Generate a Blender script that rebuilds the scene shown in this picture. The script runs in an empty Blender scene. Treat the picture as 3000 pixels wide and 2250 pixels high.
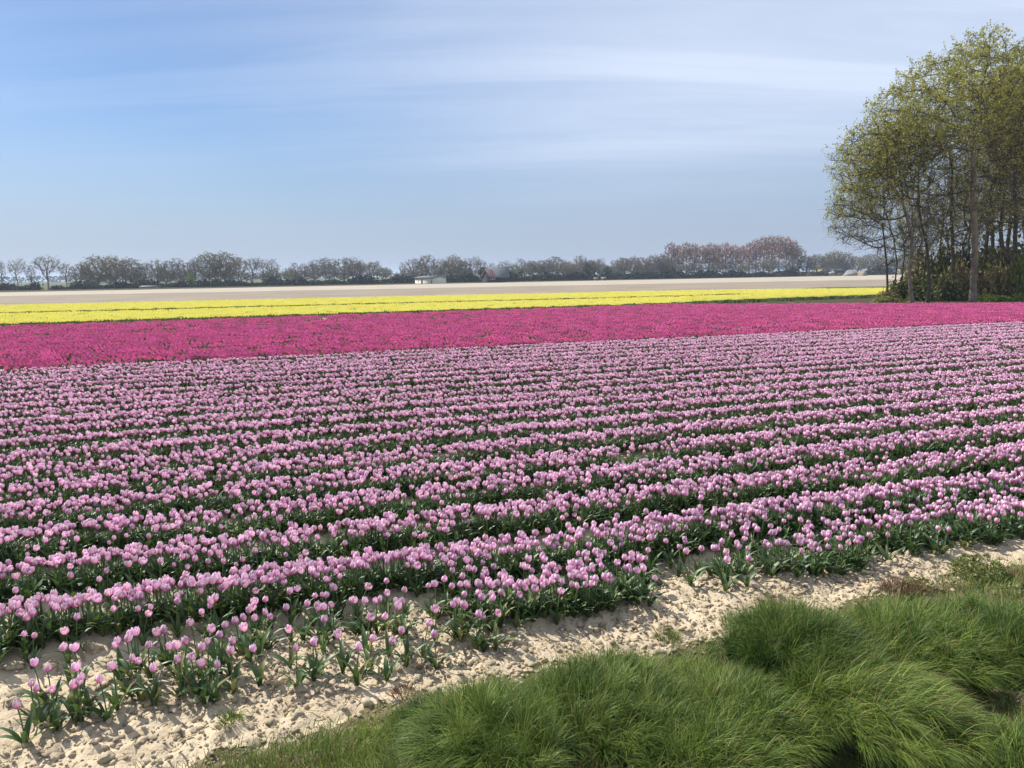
import bpy, math, random
import numpy as np
from mathutils import Matrix, Vector, Euler
random.seed(7)
RNG = np.random.default_rng(7)
R = math.radians
sc = bpy.context.scene
col = sc.collection

# ------------------------------------------------------------------ camera
FPX = 2270.0; EYE = 2.25; HORY = 804.0; TILT = -0.0135
_p = math.atan((1125 - HORY) / FPX); _r = math.atan(-TILT)
CF = np.array([0, math.cos(_p), -math.sin(_p)])
_u0 = np.array([0, math.sin(_p), math.cos(_p)]); _r0 = np.array([1.0, 0, 0])
CR = _r0 * math.cos(_r) - _u0 * math.sin(_r)
CU = _u0 * math.cos(_r) + _r0 * math.sin(_r)
cam = bpy.data.cameras.new('camera'); cam_o = bpy.data.objects.new('camera', cam); col.objects.link(cam_o)
cam.sensor_width = 36; cam.lens = 36 * FPX / 3000; cam.clip_start = 0.05; cam.clip_end = 20000
M = Matrix((( CR[0], CU[0], -CF[0], 0), (CR[1], CU[1], -CF[1], 0), (CR[2], CU[2], -CF[2], EYE), (0, 0, 0, 1)))
cam_o.matrix_world = M
sc.camera = cam_o

# ------------------------------------------------------------------ light
SUN_EL = R(46); SUN_AZ = R(-60)          # azimuth from +Y towards +X: from the left and ahead
world = bpy.data.worlds.new('World'); sc.world = world; world.use_nodes = True
wn = world.node_tree.nodes; wl = world.node_tree.links
wn.clear()
out = wn.new('ShaderNodeOutputWorld'); bg = wn.new('ShaderNodeBackground'); bg.inputs[1].default_value = 0.066
sky = wn.new('ShaderNodeTexSky'); sky.sky_type = 'NISHITA'; sky.sun_disc = False
sky.sun_elevation = SUN_EL; sky.sun_rotation = SUN_AZ; sky.altitude = 0; sky.air_density = 1.0; sky.dust_density = 0.5; sky.ozone_density = 2.0
tc = wn.new('ShaderNodeTexCoord')
def N(t, **k):
    n = wn.new(t)
    for a, b in k.items(): setattr(n, a, b)
    return n
sep = N('ShaderNodeSeparateXYZ'); wl.new(tc.outputs['Generated'], sep.inputs[0])
def math_n(op, a, b=None, c=None):
    n = N('ShaderNodeMath', operation=op)
    for i, v in enumerate((a, b, c)):
        if v is None: continue
        if isinstance(v, (int, float)): n.inputs[i].default_value = v
        else: wl.new(v, n.inputs[i])
    return n.outputs[0]
zc = math_n('MAXIMUM', sep.outputs[2], 0.0)
zz = math_n('ADD', zc, 0.12)
px_ = math_n('DIVIDE', sep.outputs[0], zz); py_ = math_n('DIVIDE', sep.outputs[1], zz)
cmb = N('ShaderNodeCombineXYZ'); wl.new(px_, cmb.inputs[0]); wl.new(py_, cmb.inputs[1])
def cirrus(rot, sx, sy, scale, det, rough, lo, hi, off, dist=0.4):
    mp = N('ShaderNodeMapping'); mp.inputs['Rotation'].default_value = (0, 0, rot); mp.inputs['Scale'].default_value = (sx, sy, 1); mp.inputs['Location'].default_value = off
    wl.new(cmb.outputs[0], mp.inputs[0])
    nz = N('ShaderNodeTexNoise'); nz.inputs['Scale'].default_value = scale; nz.inputs['Detail'].default_value = det; nz.inputs['Roughness'].default_value = rough; nz.inputs['Distortion'].default_value = dist
    wl.new(mp.outputs[0], nz.inputs['Vector'])
    mr = N('ShaderNodeMapRange', interpolation_type='SMOOTHSTEP'); mr.inputs[1].default_value = lo; mr.inputs[2].default_value = hi
    wl.new(nz.outputs[0], mr.inputs[0]); return mr.outputs[0]
c1 = cirrus(R(-20), 0.30, 1.35, 1.1, 9, 0.58, 0.42, 0.68, (3.3, 1.7, 0), 0.9)
c2 = cirrus(R(-8), 0.22, 2.4, 1.3, 9, 0.60, 0.40, 0.74, (7.1, 4.2, 0))
east = N('ShaderNodeMapRange', interpolation_type='SMOOTHSTEP'); east.inputs[1].default_value = -1.3; east.inputs[2].default_value = 0.8
wl.new(px_, east.inputs[0])
cl = math_n('ADD', math_n('MULTIPLY', c1, 0.27), math_n('MULTIPLY', c2, 0.20))
cl = math_n('MULTIPLY', cl, math_n('ADD', math_n('MULTIPLY', east.outputs[0], 0.55), 0.45))
cl = math_n('ADD', cl, math_n('MULTIPLY', east.outputs[0], 0.68))
hz = N('ShaderNodeMapRange', interpolation_type='SMOOTHSTEP'); hz.inputs[1].default_value = 0.0; hz.inputs[2].default_value = 0.22; wl.new(zc, hz.inputs[0])
cl = math_n('MINIMUM', math_n('MULTIPLY', cl, hz.outputs[0]), 0.9)
SKYC = (1, 1, 1, 1)
tint = N('ShaderNodeMix', data_type='RGBA', blend_type='MULTIPLY'); tint.inputs[0].default_value = 1.0
wl.new(sky.outputs[0], tint.inputs[6]); tint.inputs[7].default_value = (0.80, 0.93, 1.12, 1)
mx = N('ShaderNodeMix', data_type='RGBA'); wl.new(cl, mx.inputs[0]); wl.new(tint.outputs[2], mx.inputs[6]); mx.inputs[7].default_value = (7.9, 8.9, 10.8, 1)
hl = N('ShaderNodeMapRange', interpolation_type='SMOOTHERSTEP'); hl.inputs[1].default_value = -0.05; hl.inputs[2].default_value = 0.24; hl.inputs[3].default_value = 0.85; hl.inputs[4].default_value = 0.0; wl.new(sep.outputs[2], hl.inputs[0])
hm_ = N('ShaderNodeMix', data_type='RGBA'); wl.new(hl.outputs[0], hm_.inputs[0]); wl.new(mx.outputs[2], hm_.inputs[6]); hm_.inputs[7].default_value = (4.1, 4.85, 6.6, 1)
wl.new(hm_.outputs[2], bg.inputs[0]); wl.new(bg.outputs[0], out.inputs[0])

sun = bpy.data.lights.new('sun', 'SUN'); sun.energy = 5.0; sun.angle = R(0.5); sun.color = (1.0, 0.95, 0.87)
sun_o = bpy.data.objects.new('sun', sun); col.objects.link(sun_o)
SD = Vector((math.cos(SUN_EL) * math.sin(SUN_AZ), math.cos(SUN_EL) * math.cos(SUN_AZ), math.sin(SUN_EL)))
sun_o.rotation_euler = SD.to_track_quat('Z', 'Y').to_euler(); sun_o.location = (0, 0, 30)
sc.view_settings.view_transform = 'Standard'; sc.view_settings.look = 'None'; sc.view_settings.exposure = 0.58; sc.view_settings.gamma = 1
sc.render.engine = 'CYCLES'
sc.cycles.use_denoising = True
sc.cycles.max_bounces = 6; sc.cycles.diffuse_bounces = 3; sc.cycles.transmission_bounces = 3; sc.cycles.volume_bounces = 0
sc.cycles.transparent_max_bounces = 8

# ------------------------------------------------------------------ helpers
def ray(px, py): return CF * FPX + CR * (px - 1500) + CU * (1125 - py)
def gp(px, py, z=0.0):
    d = ray(px, py); t = (z - EYE) / d[2]; return np.array([d[0] * t, d[1] * t])
def at(px, py, Y):
    d = ray(px, py); t = Y / d[1]; return np.array([d[0] * t, Y, EYE + d[2] * t])
def proj(P):
    P = np.asarray(P, float); d = P - np.array([0, 0, EYE]); w = d @ CF
    return 1500 + FPX * (d @ CR) / w, 1125 - FPX * (d @ CU) / w, w
ROW = R(70.2)                            # the rows run this far to the right of the view direction
UD = np.array([math.sin(ROW), math.cos(ROW)]); VD = np.array([-math.cos(ROW), math.sin(ROW)])
def uv2xy(u, v): return np.stack([UD[0] * u + VD[0] * v, UD[1] * u + VD[1] * v], -1)
def xy2uv(p): p = np.asarray(p); return p @ UD, p @ VD

def tag(o, label=None, cat=None, group=None, kind=None):
    if label: o['label'] = label
    if cat: o['category'] = cat
    if group: o['group'] = group
    if kind: o['kind'] = kind
    return o
def mesh(name, V, F, mats=(), attrs=None, smooth=False, mi=None):
    """V: n x 3, F: list of index arrays (m x 3 and/or m x 4)"""
    me = bpy.data.meshes.new(name)
    V = np.asarray(V, np.float32)
    if isinstance(F, np.ndarray): F = [F]
    F = [np.asarray(f, np.int32) for f in F if len(f)]
    me.vertices.add(len(V)); me.vertices.foreach_set('co', V.ravel())
    li = np.concatenate([f.ravel() for f in F]); tot = np.concatenate([np.full(len(f), f.shape[1], np.int32) for f in F])
    st = np.concatenate([[0], np.cumsum(tot)[:-1]]).astype(np.int32)
    me.loops.add(len(li)); me.loops.foreach_set('vertex_index', li)
    me.polygons.add(len(tot)); me.polygons.foreach_set('loop_start', st); me.polygons.foreach_set('loop_total', tot)
    if smooth: me.polygons.foreach_set('use_smooth', np.ones(len(tot), bool))
    if mi is not None: me.polygons.foreach_set('material_index', np.asarray(mi, np.int32))
    for m in mats: me.materials.append(m)
    for k, a in (attrs or {}).items():
        at_ = me.attributes.new(k, 'FLOAT', 'POINT'); at_.data.foreach_set('value', np.asarray(a, np.float32))
    me.update(calc_edges=True); return me
def link(name, me, parent=None, loc=None):
    o = bpy.data.objects.new(name, me); col.objects.link(o)
    if parent is not None: o.parent = parent
    if loc is not None: o.location = loc
    return o
def empty(name, loc=(0, 0, 0), rz=0):
    o = bpy.data.objects.new(name, None); col.objects.link(o); o.location = loc; o.rotation_euler = (0, 0, rz); o.empty_display_size = 0.2
    return o
def copy_tree(o, parent=None):
    c = o.copy(); col.objects.link(c)
    if parent is not None: c.parent = parent
    for ch in [x for x in KIDS.get(o.name, [])]: copy_tree(ch, c)
    return c
KIDS = {}

def _h(ix, iy, s):
    n = (ix.astype(np.int64) * 374761393 + iy.astype(np.int64) * 668265263 + s * 1442695041) & 0x7fffffff
    n = ((n ^ (n >> 13)) * 1274126177) & 0x7fffffff
    return ((n ^ (n >> 16)) & 0xffff) / 65535.0
def vnoise(x, y, s=0):
    ix = np.floor(x); iy = np.floor(y); fx = x - ix; fy = y - iy
    ix = ix.astype(np.int64); iy = iy.astype(np.int64)
    fx = fx * fx * (3 - 2 * fx); fy = fy * fy * (3 - 2 * fy)
    a = _h(ix, iy, s); b = _h(ix + 1, iy, s); c = _h(ix, iy + 1, s); d = _h(ix + 1, iy + 1, s)
    return (a * (1 - fx) + b * fx) * (1 - fy) + (c * (1 - fx) + d * fx) * fy
def fbm(x, y, o=4, s=0, g=0.5):
    r = 0; w = 1; t = 0
    for i in range(o):
        r = r + w * vnoise(x * 2 ** i + 13.7 * i, y * 2 ** i + 7.1 * i, s + i); t += w; w *= g
    return r / t
def inpoly(x, y, poly):
    r = np.zeros(len(x), bool); n = len(poly); j = n - 1
    for i in range(n):
        xi, yi = poly[i]; xj, yj = poly[j]
        c = ((yi > y) != (yj > y)) & (x < (xj - xi) * (y - yi) / (yj - yi + 1e-12) + xi)
        r ^= c; j = i
    return r
def boxes(lst):
    """(x0,x1,y0,y1,z0,z1) boxes as one array pair"""
    V = []; F = []
    for (x0, x1, y0, y1, z0, z1) in lst:
        b = len(V)
        V += [(x0, y0, z0), (x1, y0, z0), (x1, y1, z0), (x0, y1, z0), (x0, y0, z1), (x1, y0, z1), (x1, y1, z1), (x0, y1, z1)]
        F += [(b, b + 3, b + 2, b + 1), (b + 4, b + 5, b + 6, b + 7), (b, b + 1, b + 5, b + 4), (b + 1, b + 2, b + 6, b + 5), (b + 2, b + 3, b + 7, b + 6), (b + 3, b, b + 4, b + 7)]
    return np.array(V, float), np.array(F)

# ------------------------------------------------------------------ materials
def material(name, c, rough=0.8, spec=0.25, var=None, vscale=6.0, rand=0.0, trans=0.0, tcol=None, bump=0.0, bscale=20, attr=None, attrcol=None, detail=5, coord='Object'):
    """var: second colour mixed by noise; rand: brightness change per instance; attr: mix towards attrcol by that point attribute"""
    m = bpy.data.materials.new(name); m.use_nodes = True
    n = m.node_tree.nodes; l = m.node_tree.links
    b = n['Principled BSDF']; b.inputs['Roughness'].default_value = rough; b.inputs['Specular IOR Level'].default_value = spec
    def mix(f, a, bb, mode='MIX'):
        x = n.new('ShaderNodeMix'); x.data_type = 'RGBA'; x.blend_type = mode
        for i, v in ((0, f), (6, a), (7, bb)):
            if isinstance(v, (int, float)): x.inputs[i].default_value = v
            elif isinstance(v, tuple): x.inputs[i].default_value = (*v, 1)
            else: l.new(v, x.inputs[i])
        return x.outputs[2]
    cur = c; tcd = n.new('ShaderNodeTexCoord'); nz = None
    if var is not None:
        nz = n.new('ShaderNodeTexNoise'); nz.inputs['Scale'].default_value = vscale; nz.inputs['Detail'].default_value = detail; nz.inputs['Roughness'].default_value = 0.6
        l.new(tcd.outputs[coord], nz.inputs['Vector'])
        mr = n.new('ShaderNodeMapRange'); mr.inputs[1].default_value = 0.36; mr.inputs[2].default_value = 0.64; l.new(nz.outputs[0], mr.inputs[0])
        cur = mix(mr.outputs[0], c, var)
    if attr:
        an = n.new('ShaderNodeAttribute'); an.attribute_name = attr
        cur = mix(an.outputs['Fac'], cur, attrcol)
    if rand:
        oi = n.new('ShaderNodeObjectInfo'); hs = n.new('ShaderNodeHueSaturation')
        mr = n.new('ShaderNodeMapRange'); mr.inputs[3].default_value = 1 - rand; mr.inputs[4].default_value = 1 + rand; l.new(oi.outputs['Random'], mr.inputs[0])
        l.new(mr.outputs[0], hs.inputs['Value'])
        ml = n.new('ShaderNodeMath'); ml.operation = 'MULTIPLY'; ml.inputs[1].default_value = 7.31; l.new(oi.outputs['Random'], ml.inputs[0])
        fr = n.new('ShaderNodeMath'); fr.operation = 'FRACT'; l.new(ml.outputs[0], fr.inputs[0])
        mh = n.new('ShaderNodeMapRange'); mh.inputs[3].default_value = 0.5 - rand * 0.06; mh.inputs[4].default_value = 0.5 + rand * 0.06; l.new(fr.outputs[0], mh.inputs[0])
        l.new(mh.outputs[0], hs.inputs['Hue'])
        if isinstance(cur, tuple): hs.inputs['Color'].default_value = (*cur, 1)
        else: l.new(cur, hs.inputs['Color'])
        cur = hs.outputs[0]
    if isinstance(cur, tuple): b.inputs['Base Color'].default_value = (*cur, 1)
    else: l.new(cur, b.inputs['Base Color'])
    if bump:
        bn = n.new('ShaderNodeTexNoise'); bn.inputs['Scale'].default_value = bscale; bn.inputs['Detail'].default_value = 6; l.new(tcd.outputs[coord], bn.inputs['Vector'])
        bp = n.new('ShaderNodeBump'); bp.inputs['Strength'].default_value = bump; bp.inputs['Distance'].default_value = 0.02
        l.new(bn.outputs[0], bp.inputs['Height']); l.new(bp.outputs[0], b.inputs['Normal'])
    if trans:
        tr = n.new('ShaderNodeBsdfTranslucent'); ms = n.new('ShaderNodeMixShader'); ms.inputs[0].default_value = trans
        if tcol: tr.inputs[0].default_value = (*tcol, 1)
        elif isinstance(cur, tuple): tr.inputs[0].default_value = (*cur, 1)
        else: l.new(cur, tr.inputs[0])
        l.new(b.outputs[0], ms.inputs[1]); l.new(tr.outputs[0], ms.inputs[2]); l.new(ms.outputs[0], n['Material Output'].inputs[0])
    return m
MT = {}
MT['soil'] = material('sandy_soil', (0.54, 0.445, 0.31), 0.95, 0.1, var=(0.42, 0.34, 0.235), vscale=3.0, bump=0.6, bscale=60)
MT['clod'] = material('soil_clods', (0.52, 0.43, 0.30), 0.95, 0.1, var=(0.38, 0.31, 0.215), vscale=2, rand=0.32, bump=0.5, bscale=70)
MT['brown'] = material('bare_brown_soil', (0.27, 0.225, 0.17), 0.95, 0.1, var=(0.215, 0.18, 0.135), vscale=0.12, detail=8)
MT['pale'] = material('pale_dry_sand', (0.41, 0.355, 0.28), 0.95, 0.1, var=(0.33, 0.285, 0.225), vscale=0.10, detail=8)
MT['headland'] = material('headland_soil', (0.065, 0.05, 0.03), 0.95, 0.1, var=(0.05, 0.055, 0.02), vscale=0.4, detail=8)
MT['meadow'] = material('meadow_grass', (0.07, 0.085, 0.03), 0.9, 0.1, var=(0.10, 0.10, 0.045), vscale=0.3, detail=8)
MT['verge'] = material('verge_earth', (0.09, 0.085, 0.035), 0.95, 0.1, var=(0.22, 0.175, 0.105), vscale=9, bump=.8, bscale=60)
MT['floor'] = material('woodland_floor', (0.10, 0.085, 0.045), 0.95, 0.1, var=(0.06, 0.085, 0.025), vscale=0.9)
MT['pink'] = material('pink_petals', (0.58, 0.165, 0.36), 0.5, 0.35, attr='edge', attrcol=(0.96, 0.79, 0.88), rand=0.24, trans=0.3)  # pale margins are pigment; bright tops over dark bases are painted light
MT['magenta'] = material('magenta_petals', (0.67, 0.125, 0.325), 0.5, 0.3, rand=0.28, trans=0.25)
MT['yellow'] = material('yellow_petals', (0.94, 0.88, 0.20), 0.5, 0.3, rand=0.06, trans=0.25)
MT['leaf'] = material('tulip_leaves', (0.068, 0.118, 0.042), 0.45, 0.45, rand=0.35, trans=0.2, tcol=(0.10, 0.17, 0.03))
MT['leaflit'] = material('tulip_leaves_lit_tone', (0.20, 0.22, 0.07), 0.5, 0.3, rand=0.2, trans=0.2)  # yellow-green copy of the leaf colour, painting sunlit glints into the foliage
MT['stem'] = material('tulip_stems', (0.09, 0.15, 0.05), 0.5, 0.3)
MT['grass'] = material('grass_blades', (0.040, 0.085, 0.012), 0.5, 0.3, attr='tone', attrcol=(0.25, 0.33, 0.06), trans=0.3)
MT['drygrass'] = material('dry_grass_stalks', (0.23, 0.15, 0.085), 0.7, 0.2, attr='tone', attrcol=(0.14, 0.07, 0.05), trans=0.15)
MT['straws'] = material('straw_coloured_stalks', (0.34, 0.27, 0.12), 0.7, 0.2, attr='tone', attrcol=(0.20, 0.15, 0.07), trans=0.2)
MT['weed'] = material('weed_leaves', (0.11, 0.15, 0.035), 0.55, 0.3, attr='tone', attrcol=(0.20, 0.22, 0.06), trans=0.25)
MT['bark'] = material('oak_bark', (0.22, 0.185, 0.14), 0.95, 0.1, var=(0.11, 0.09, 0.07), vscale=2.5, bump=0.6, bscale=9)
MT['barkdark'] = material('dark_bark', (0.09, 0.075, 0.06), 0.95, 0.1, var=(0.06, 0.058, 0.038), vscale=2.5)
MT['oakleaf'] = material('young_oak_leaves', (0.22, 0.225, 0.04), 0.6, 0.2, attr='tone', attrcol=(0.42, 0.41, 0.09), trans=0.45)
MT['budleaf'] = material('reddish_buds', (0.20, 0.13, 0.08), 0.7, 0.1, attr='tone', attrcol=(0.24, 0.22, 0.09), trans=0.2)
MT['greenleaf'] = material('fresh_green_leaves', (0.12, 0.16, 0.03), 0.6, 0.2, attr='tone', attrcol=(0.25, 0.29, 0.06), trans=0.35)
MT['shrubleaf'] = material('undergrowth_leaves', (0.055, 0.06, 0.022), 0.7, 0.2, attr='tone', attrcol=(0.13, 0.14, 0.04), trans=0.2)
MT['fartwig'] = material('distant_twigs', (0.19, 0.165, 0.125), 0.9, 0.1, rand=0.15)
MT['farolive'] = material('distant_olive_buds', (0.24, 0.215, 0.12), 0.9, 0.1, rand=0.15, trans=0.15)
MT['fargreen'] = material('distant_green_leaves', (0.20, 0.27, 0.08), 0.9, 0.1, rand=0.12, trans=0.2)
MT['fardark'] = material('distant_dark_foliage', (0.065, 0.07, 0.045), 0.9, 0.1, rand=0.2)
MT['farred'] = material('distant_reddish_catkins', (0.36, 0.20, 0.155), 0.9, 0.1, rand=0.1, trans=0.1)
MT['cream'] = material('cream_wall', (0.82, 0.80, 0.64), 0.8, 0.2)
MT['roof'] = material('grey_roof', (0.13, 0.135, 0.15), 0.8, 0.2, var=(0.10, 0.10, 0.115), vscale=1)
MT['redtile'] = material('red_brick', (0.30, 0.165, 0.14), 0.8, 0.2, var=(0.24, 0.13, 0.11), vscale=2)
MT['darkwall'] = material('dark_wall', (0.05, 0.05, 0.055), 0.8, 0.2)
MT['glass'] = material('window_glass', (0.03, 0.035, 0.04), 0.15, 0.5)
MT['white'] = material('white_paint', (0.78, 0.78, 0.76), 0.6, 0.3)
MT['tarp'] = material('pale_sheeting', (0.27, 0.27, 0.245), 0.8, 0.1, var=(0.19, 0.175, 0.15), vscale=0.8)
MT['straw'] = material('yellow_straw', (0.62, 0.52, 0.24), 0.9, 0.1)

# ------------------------------------------------------------------ ground
ROW0 = 5.13; DROW = 0.825
def ridge(v):
    """cross profile of the beds"""
    k = (v - ROW0) / DROW
    b = 0.5 + 0.5 * np.cos(2 * np.pi * k)
    w = np.clip((v - 4.55) / 0.35, 0, 1) * np.clip((30 - v) / 10, 0, 1)
    return 0.07 * b * w + 0.04 * np.exp(-((v - 4.42) / 0.22) ** 2)
def domes(u, v, c, s):
    """rounded clods about c metres apart"""
    x = u / c; y = v / c; ix = np.floor(x); iy = np.floor(y); best = np.zeros(np.shape(x))
    for a in (-1, 0, 1):
        for b in (-1, 0, 1):
            jx = (ix + a).astype(np.int64); jy = (iy + b).astype(np.int64)
            cx = jx + _h(jx, jy, s * 17 + 1); cy = jy + _h(jx, jy, s * 17 + 2); hh = _h(jx, jy, s * 17 + 3); r = .35 + .5 * _h(jx, jy, s * 17 + 4)
            d = np.hypot(x - cx, y - cy) / r
            best = np.maximum(best, hh * hh * np.sqrt(np.clip(1 - d * d, 0, 1)))
    return best
def verge_edge(u): return 3.57 + 0.18 * np.clip((u + .3) / 1.6, 0, 1) + 0.12 * np.clip((u - 2.2) / 1.5, 0, 1) + 0.05 * np.sin(u * 1.3 + 0.5) + 0.10 * (fbm(u * 0.9, u * 0 + 3, 3, 5) - 0.5)
PITS = [(*[float(q) for q in xy2uv(gp(*p))], r_, d_) for p, r_, d_ in [((2390, 2235), .20, .30), ((2860, 2080), .20, .28), ((1335, 2130), .09, .12), ((1640, 2110), .10, .08)]]
def gz(u, v):
    x = u; near = np.clip((9 - v) / 4, 0, 1)
    lump = fbm(u * 2.2, v * 2.2, 4, 11) - 0.5
    fine = fbm(u * 9, v * 9, 4, 21)
    cl = np.abs(fine - 0.5) * 2
    z = ridge(v) + near * (0.06 * lump + 0.04 * (0.45 - cl))
    z = z + near * (domes(u, v, .105, 1) * .022 + domes(u, v, .055, 2) * .022)
    for (pu, pv, pr_, pd_) in PITS: z = z - pd_ * np.exp(-(((u - pu) ** 2 + (v - pv) ** 2) / pr_ ** 2))
    e = verge_edge(u) - v                                    # > 0 on the verge
    z = z + np.clip(e / 0.5, 0, 1) * 0.05 - np.clip((e - 0.7) / 1.0, 0, 1) * 0.10
    z = z - 0.012 * np.clip((v - 24) / 6, 0, 1)
    return z
def axis(segs):
    a = [segs[0][0]]
    for (s, e, d) in segs:
        n = max(1, int(round((e - s) / d))); a += list(np.linspace(s, e, n + 1)[1:])
    return np.array(a)
ua = axis([(-4000, -1000, 1000), (-1000, -200, 200), (-200, -40, 20), (-40, -8, 2), (-8, -3.4, 0.12), (-3.2, 6, 0.025), (6, 9.5, 0.05), (9.5, 16, 0.12), (16, 40, 1.5), (40, 200, 20), (200, 1000, 200), (1000, 4000, 1000)])
va = axis([(-3000, -200, 700), (-200, -20, 30), (-20, 0, 2), (0, 2.2, 0.2), (2.2, 3.5, 0.05), (3.5, 5.0, 0.025), (5.0, 6.6, .05), (6.6, 10, 0.1), (10, 31, 0.206), (31, 200, 20), (200, 1000, 200), (1000, 5000, 1000)])
UU, VV = np.meshgrid(ua, va, indexing='ij')
ZZ = gz(UU, VV); 
XY = uv2xy(UU, VV)
V = np.concatenate([XY, ZZ[..., None]], -1).reshape(-1, 3)
nu, nv = len(ua), len(va)
I = (np.arange(nu - 1)[:, None] * nv + np.arange(nv - 1)[None, :]).ravel()
F = np.stack([I, I + nv, I + nv + 1, I + 1], -1)
fu = UU.ravel()[I]; fv = VV.ravel()[I]; vm = (fv < verge_edge(fu) + .05 + .22 * (fbm(fu * 5, fv * 5, 3, 44) - .5)) & (fv > -20) & (fu > -40) & (fu < 40)
def submesh(nm, F, m):
    ui, inv = np.unique(F, return_inverse=True); return mesh(nm, V[ui], inv.reshape(F.shape), [m], smooth=True)
v_o = link('verge_ground', submesh('verge_ground', F[vm], MT['verge'])); tag(v_o, 'dark earth and thatch under the grass of the verge', kind='structure')
g_o = link('ground', submesh('ground', F[~vm], MT['soil']))
tag(g_o, 'sandy light brown field soil, lumpy in front and running to the horizon', kind='structure')
def ground_z(x, y):
    u, v = xy2uv(np.stack([x, y], -1)); return gz(u, v)

LM = {'magnear': [(0, 1083), (3000, 942)], 'magfar': [(0, 953), (1950, 889)], 'yelfar': [(0, 894), (1900, 853)],
      'palenear': [(0, 868), (1900, 832)], 'palefar': [(0, 857), (1900, 819.5)], 'base': [(0, 852), (1900, 817)]}
def ln(k, x):
    (x0, y0), (x1, y1) = LM[k]; return y0 + (y1 - y0) * (x - x0) / (x1 - x0)
def sheet(name, pts, z, m, label):
    pts = [(*p, z) for p in pts]
    n = len(pts)
    me = bpy.data.meshes.new(name); me.from_pydata(pts, [], [tuple(range(n))]); me.materials.append(m); me.update()
    if me.polygons[0].normal.z < 0: me.flip_normals()
    o = link(name, me); tag(o, label, kind='structure'); return o
xs = [-900, 0, 1000, 2000, 3000, 3700]
def strip(a, b, za=0, xs=xs): return [tuple(gp(x, ln(a, x), za)) for x in xs] + [tuple(gp(x, ln(b, x), 0)) for x in reversed(xs)]
sheet('bare_brown_field', strip('yelfar', 'palenear', 0.3), 0.012, MT['brown'], 'strip of bare brown soil behind the yellow tulips')
sheet('pale_sand_field', strip('palenear', 'palefar'), 0.018, MT['pale'], 'pale sunlit strip of dry sand in front of the distant trees')
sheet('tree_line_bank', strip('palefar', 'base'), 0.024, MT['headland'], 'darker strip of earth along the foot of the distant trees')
sheet('meadow', [tuple(gp(x, ln('base', x))) for x in xs] + [(900, 3000), (-2500, 3000)], 0.03, MT['meadow'], 'hazy green land beyond the distant trees')
sheet('grass_headland', [tuple(gp(*p)) for p in [(2200, 852), (2420, 842), (2660, 838), (2660, 846), (2420, 848)]], 0.024, MT['meadow'], 'thin green strip behind the right end of the yellow tulips')
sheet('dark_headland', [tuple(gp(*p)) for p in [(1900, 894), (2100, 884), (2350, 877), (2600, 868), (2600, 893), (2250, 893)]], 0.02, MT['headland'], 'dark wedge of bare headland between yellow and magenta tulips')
wf = [tuple(gp(*p)) for p in [(2540, 893), (2570, 866), (2700, 846), (3100, 838), (4200, 830), (4600, 893)]]
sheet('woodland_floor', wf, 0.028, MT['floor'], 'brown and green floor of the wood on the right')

# ------------------------------------------------------------------ tulips
def petal_bloom(rng, Rb=0.027, Hb=0.062, openness=0.0, ns=3, nt=4, npet=6):
    V = []; F = []; E = []
    for k in range(npet):
        inner = k % 2; ph = k * 2 * math.pi / npet + rng.uniform(-.12, .12); hw = 0.62
        rr = Rb * (0.90 if inner else 1.0) * rng.uniform(.94, 1.06); hh = Hb * (1.03 if inner else 0.97) * rng.uniform(.93, 1.06)
        b = len(V)
        for j in range(nt + 1):
            t = j / nt
            prof = [0.30, 0.86, 1.0, 0.86, 0.52][j] if nt == 4 else [0.35, 1.0, 0.95, 0.55][j]
            prof += openness * t * t * 1.2
            for i in range(ns + 1):
                s = -1 + 2 * i / ns
                a = ph + s * hw * (1 - 0.35 * t * t * (1 - openness * .4))
                z = hh * (t - 0.16 * t * s * s)
                r = rr * prof * (1 + 0.03 * s * s)
                V.append((r * math.cos(a), r * math.sin(a), z)); E.append(min(1, 0.22 * abs(s) + 0.85 * t ** 2.5))  # petal margin, plus a highlight painted in towards the top of the bloom
        for j in range(nt):
            for i in range(ns):
                q = b + j * (ns + 1) + i; F.append((q, q + 1, q + ns + 2, q + ns + 1))
    return np.array(V), np.array(F), np.array(E)
def stem_geo(h, lean, r=0.0035, k=4, n=4):
    V = []; F = []
    for j in range(n + 1):
        t = j / n; c = (lean[0] * t * t, lean[1] * t * t, h * t)
        for i in range(k):
            a = i * 2 * math.pi / k; V.append((c[0] + r * math.cos(a), c[1] + r * math.sin(a), c[2]))
    for j in range(n):
        for i in range(k):
            F.append((j * k + i, j * k + (i + 1) % k, (j + 1) * k + (i + 1) % k, (j + 1) * k + i))
    return np.array(V), np.array(F)
def leaf_geo(rng, L, W, ang, rise, n=5):
    V = []; F = []; ca, sa = math.cos(ang), math.sin(ang); x = 0.004; z = 0.0; tw = rng.uniform(-.5, .5)
    th = rise
    for j in range(n + 1):
        t = j / n; w = W * (math.sin(math.pi * min(1, (t * 0.92 + 0.12))) ** 0.8) * (0.02 if j == n else 1)
        side = ang + math.pi / 2 + tw * t
        for s in (-1, 0, 1):
            fold = 0.35 * w * abs(s)
            px = x * ca + s * w * 0.5 * math.cos(side); py = x * sa + s * w * 0.5 * math.sin(side)
            V.append((px - ca * fold * math.sin(th) * 0.6, py - sa * fold * math.sin(th) * 0.6, z + fold * math.cos(th) * 0.6))
        x += L / n * math.cos(th); z += L / n * math.sin(th); th -= rng.uniform(0.02, 0.42)
    for j in range(n):
        for i in range(2):
            q = j * 3 + i; F.append((q, q + 1, q + 4, q + 3))
    return np.array(V), np.array(F)
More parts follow.
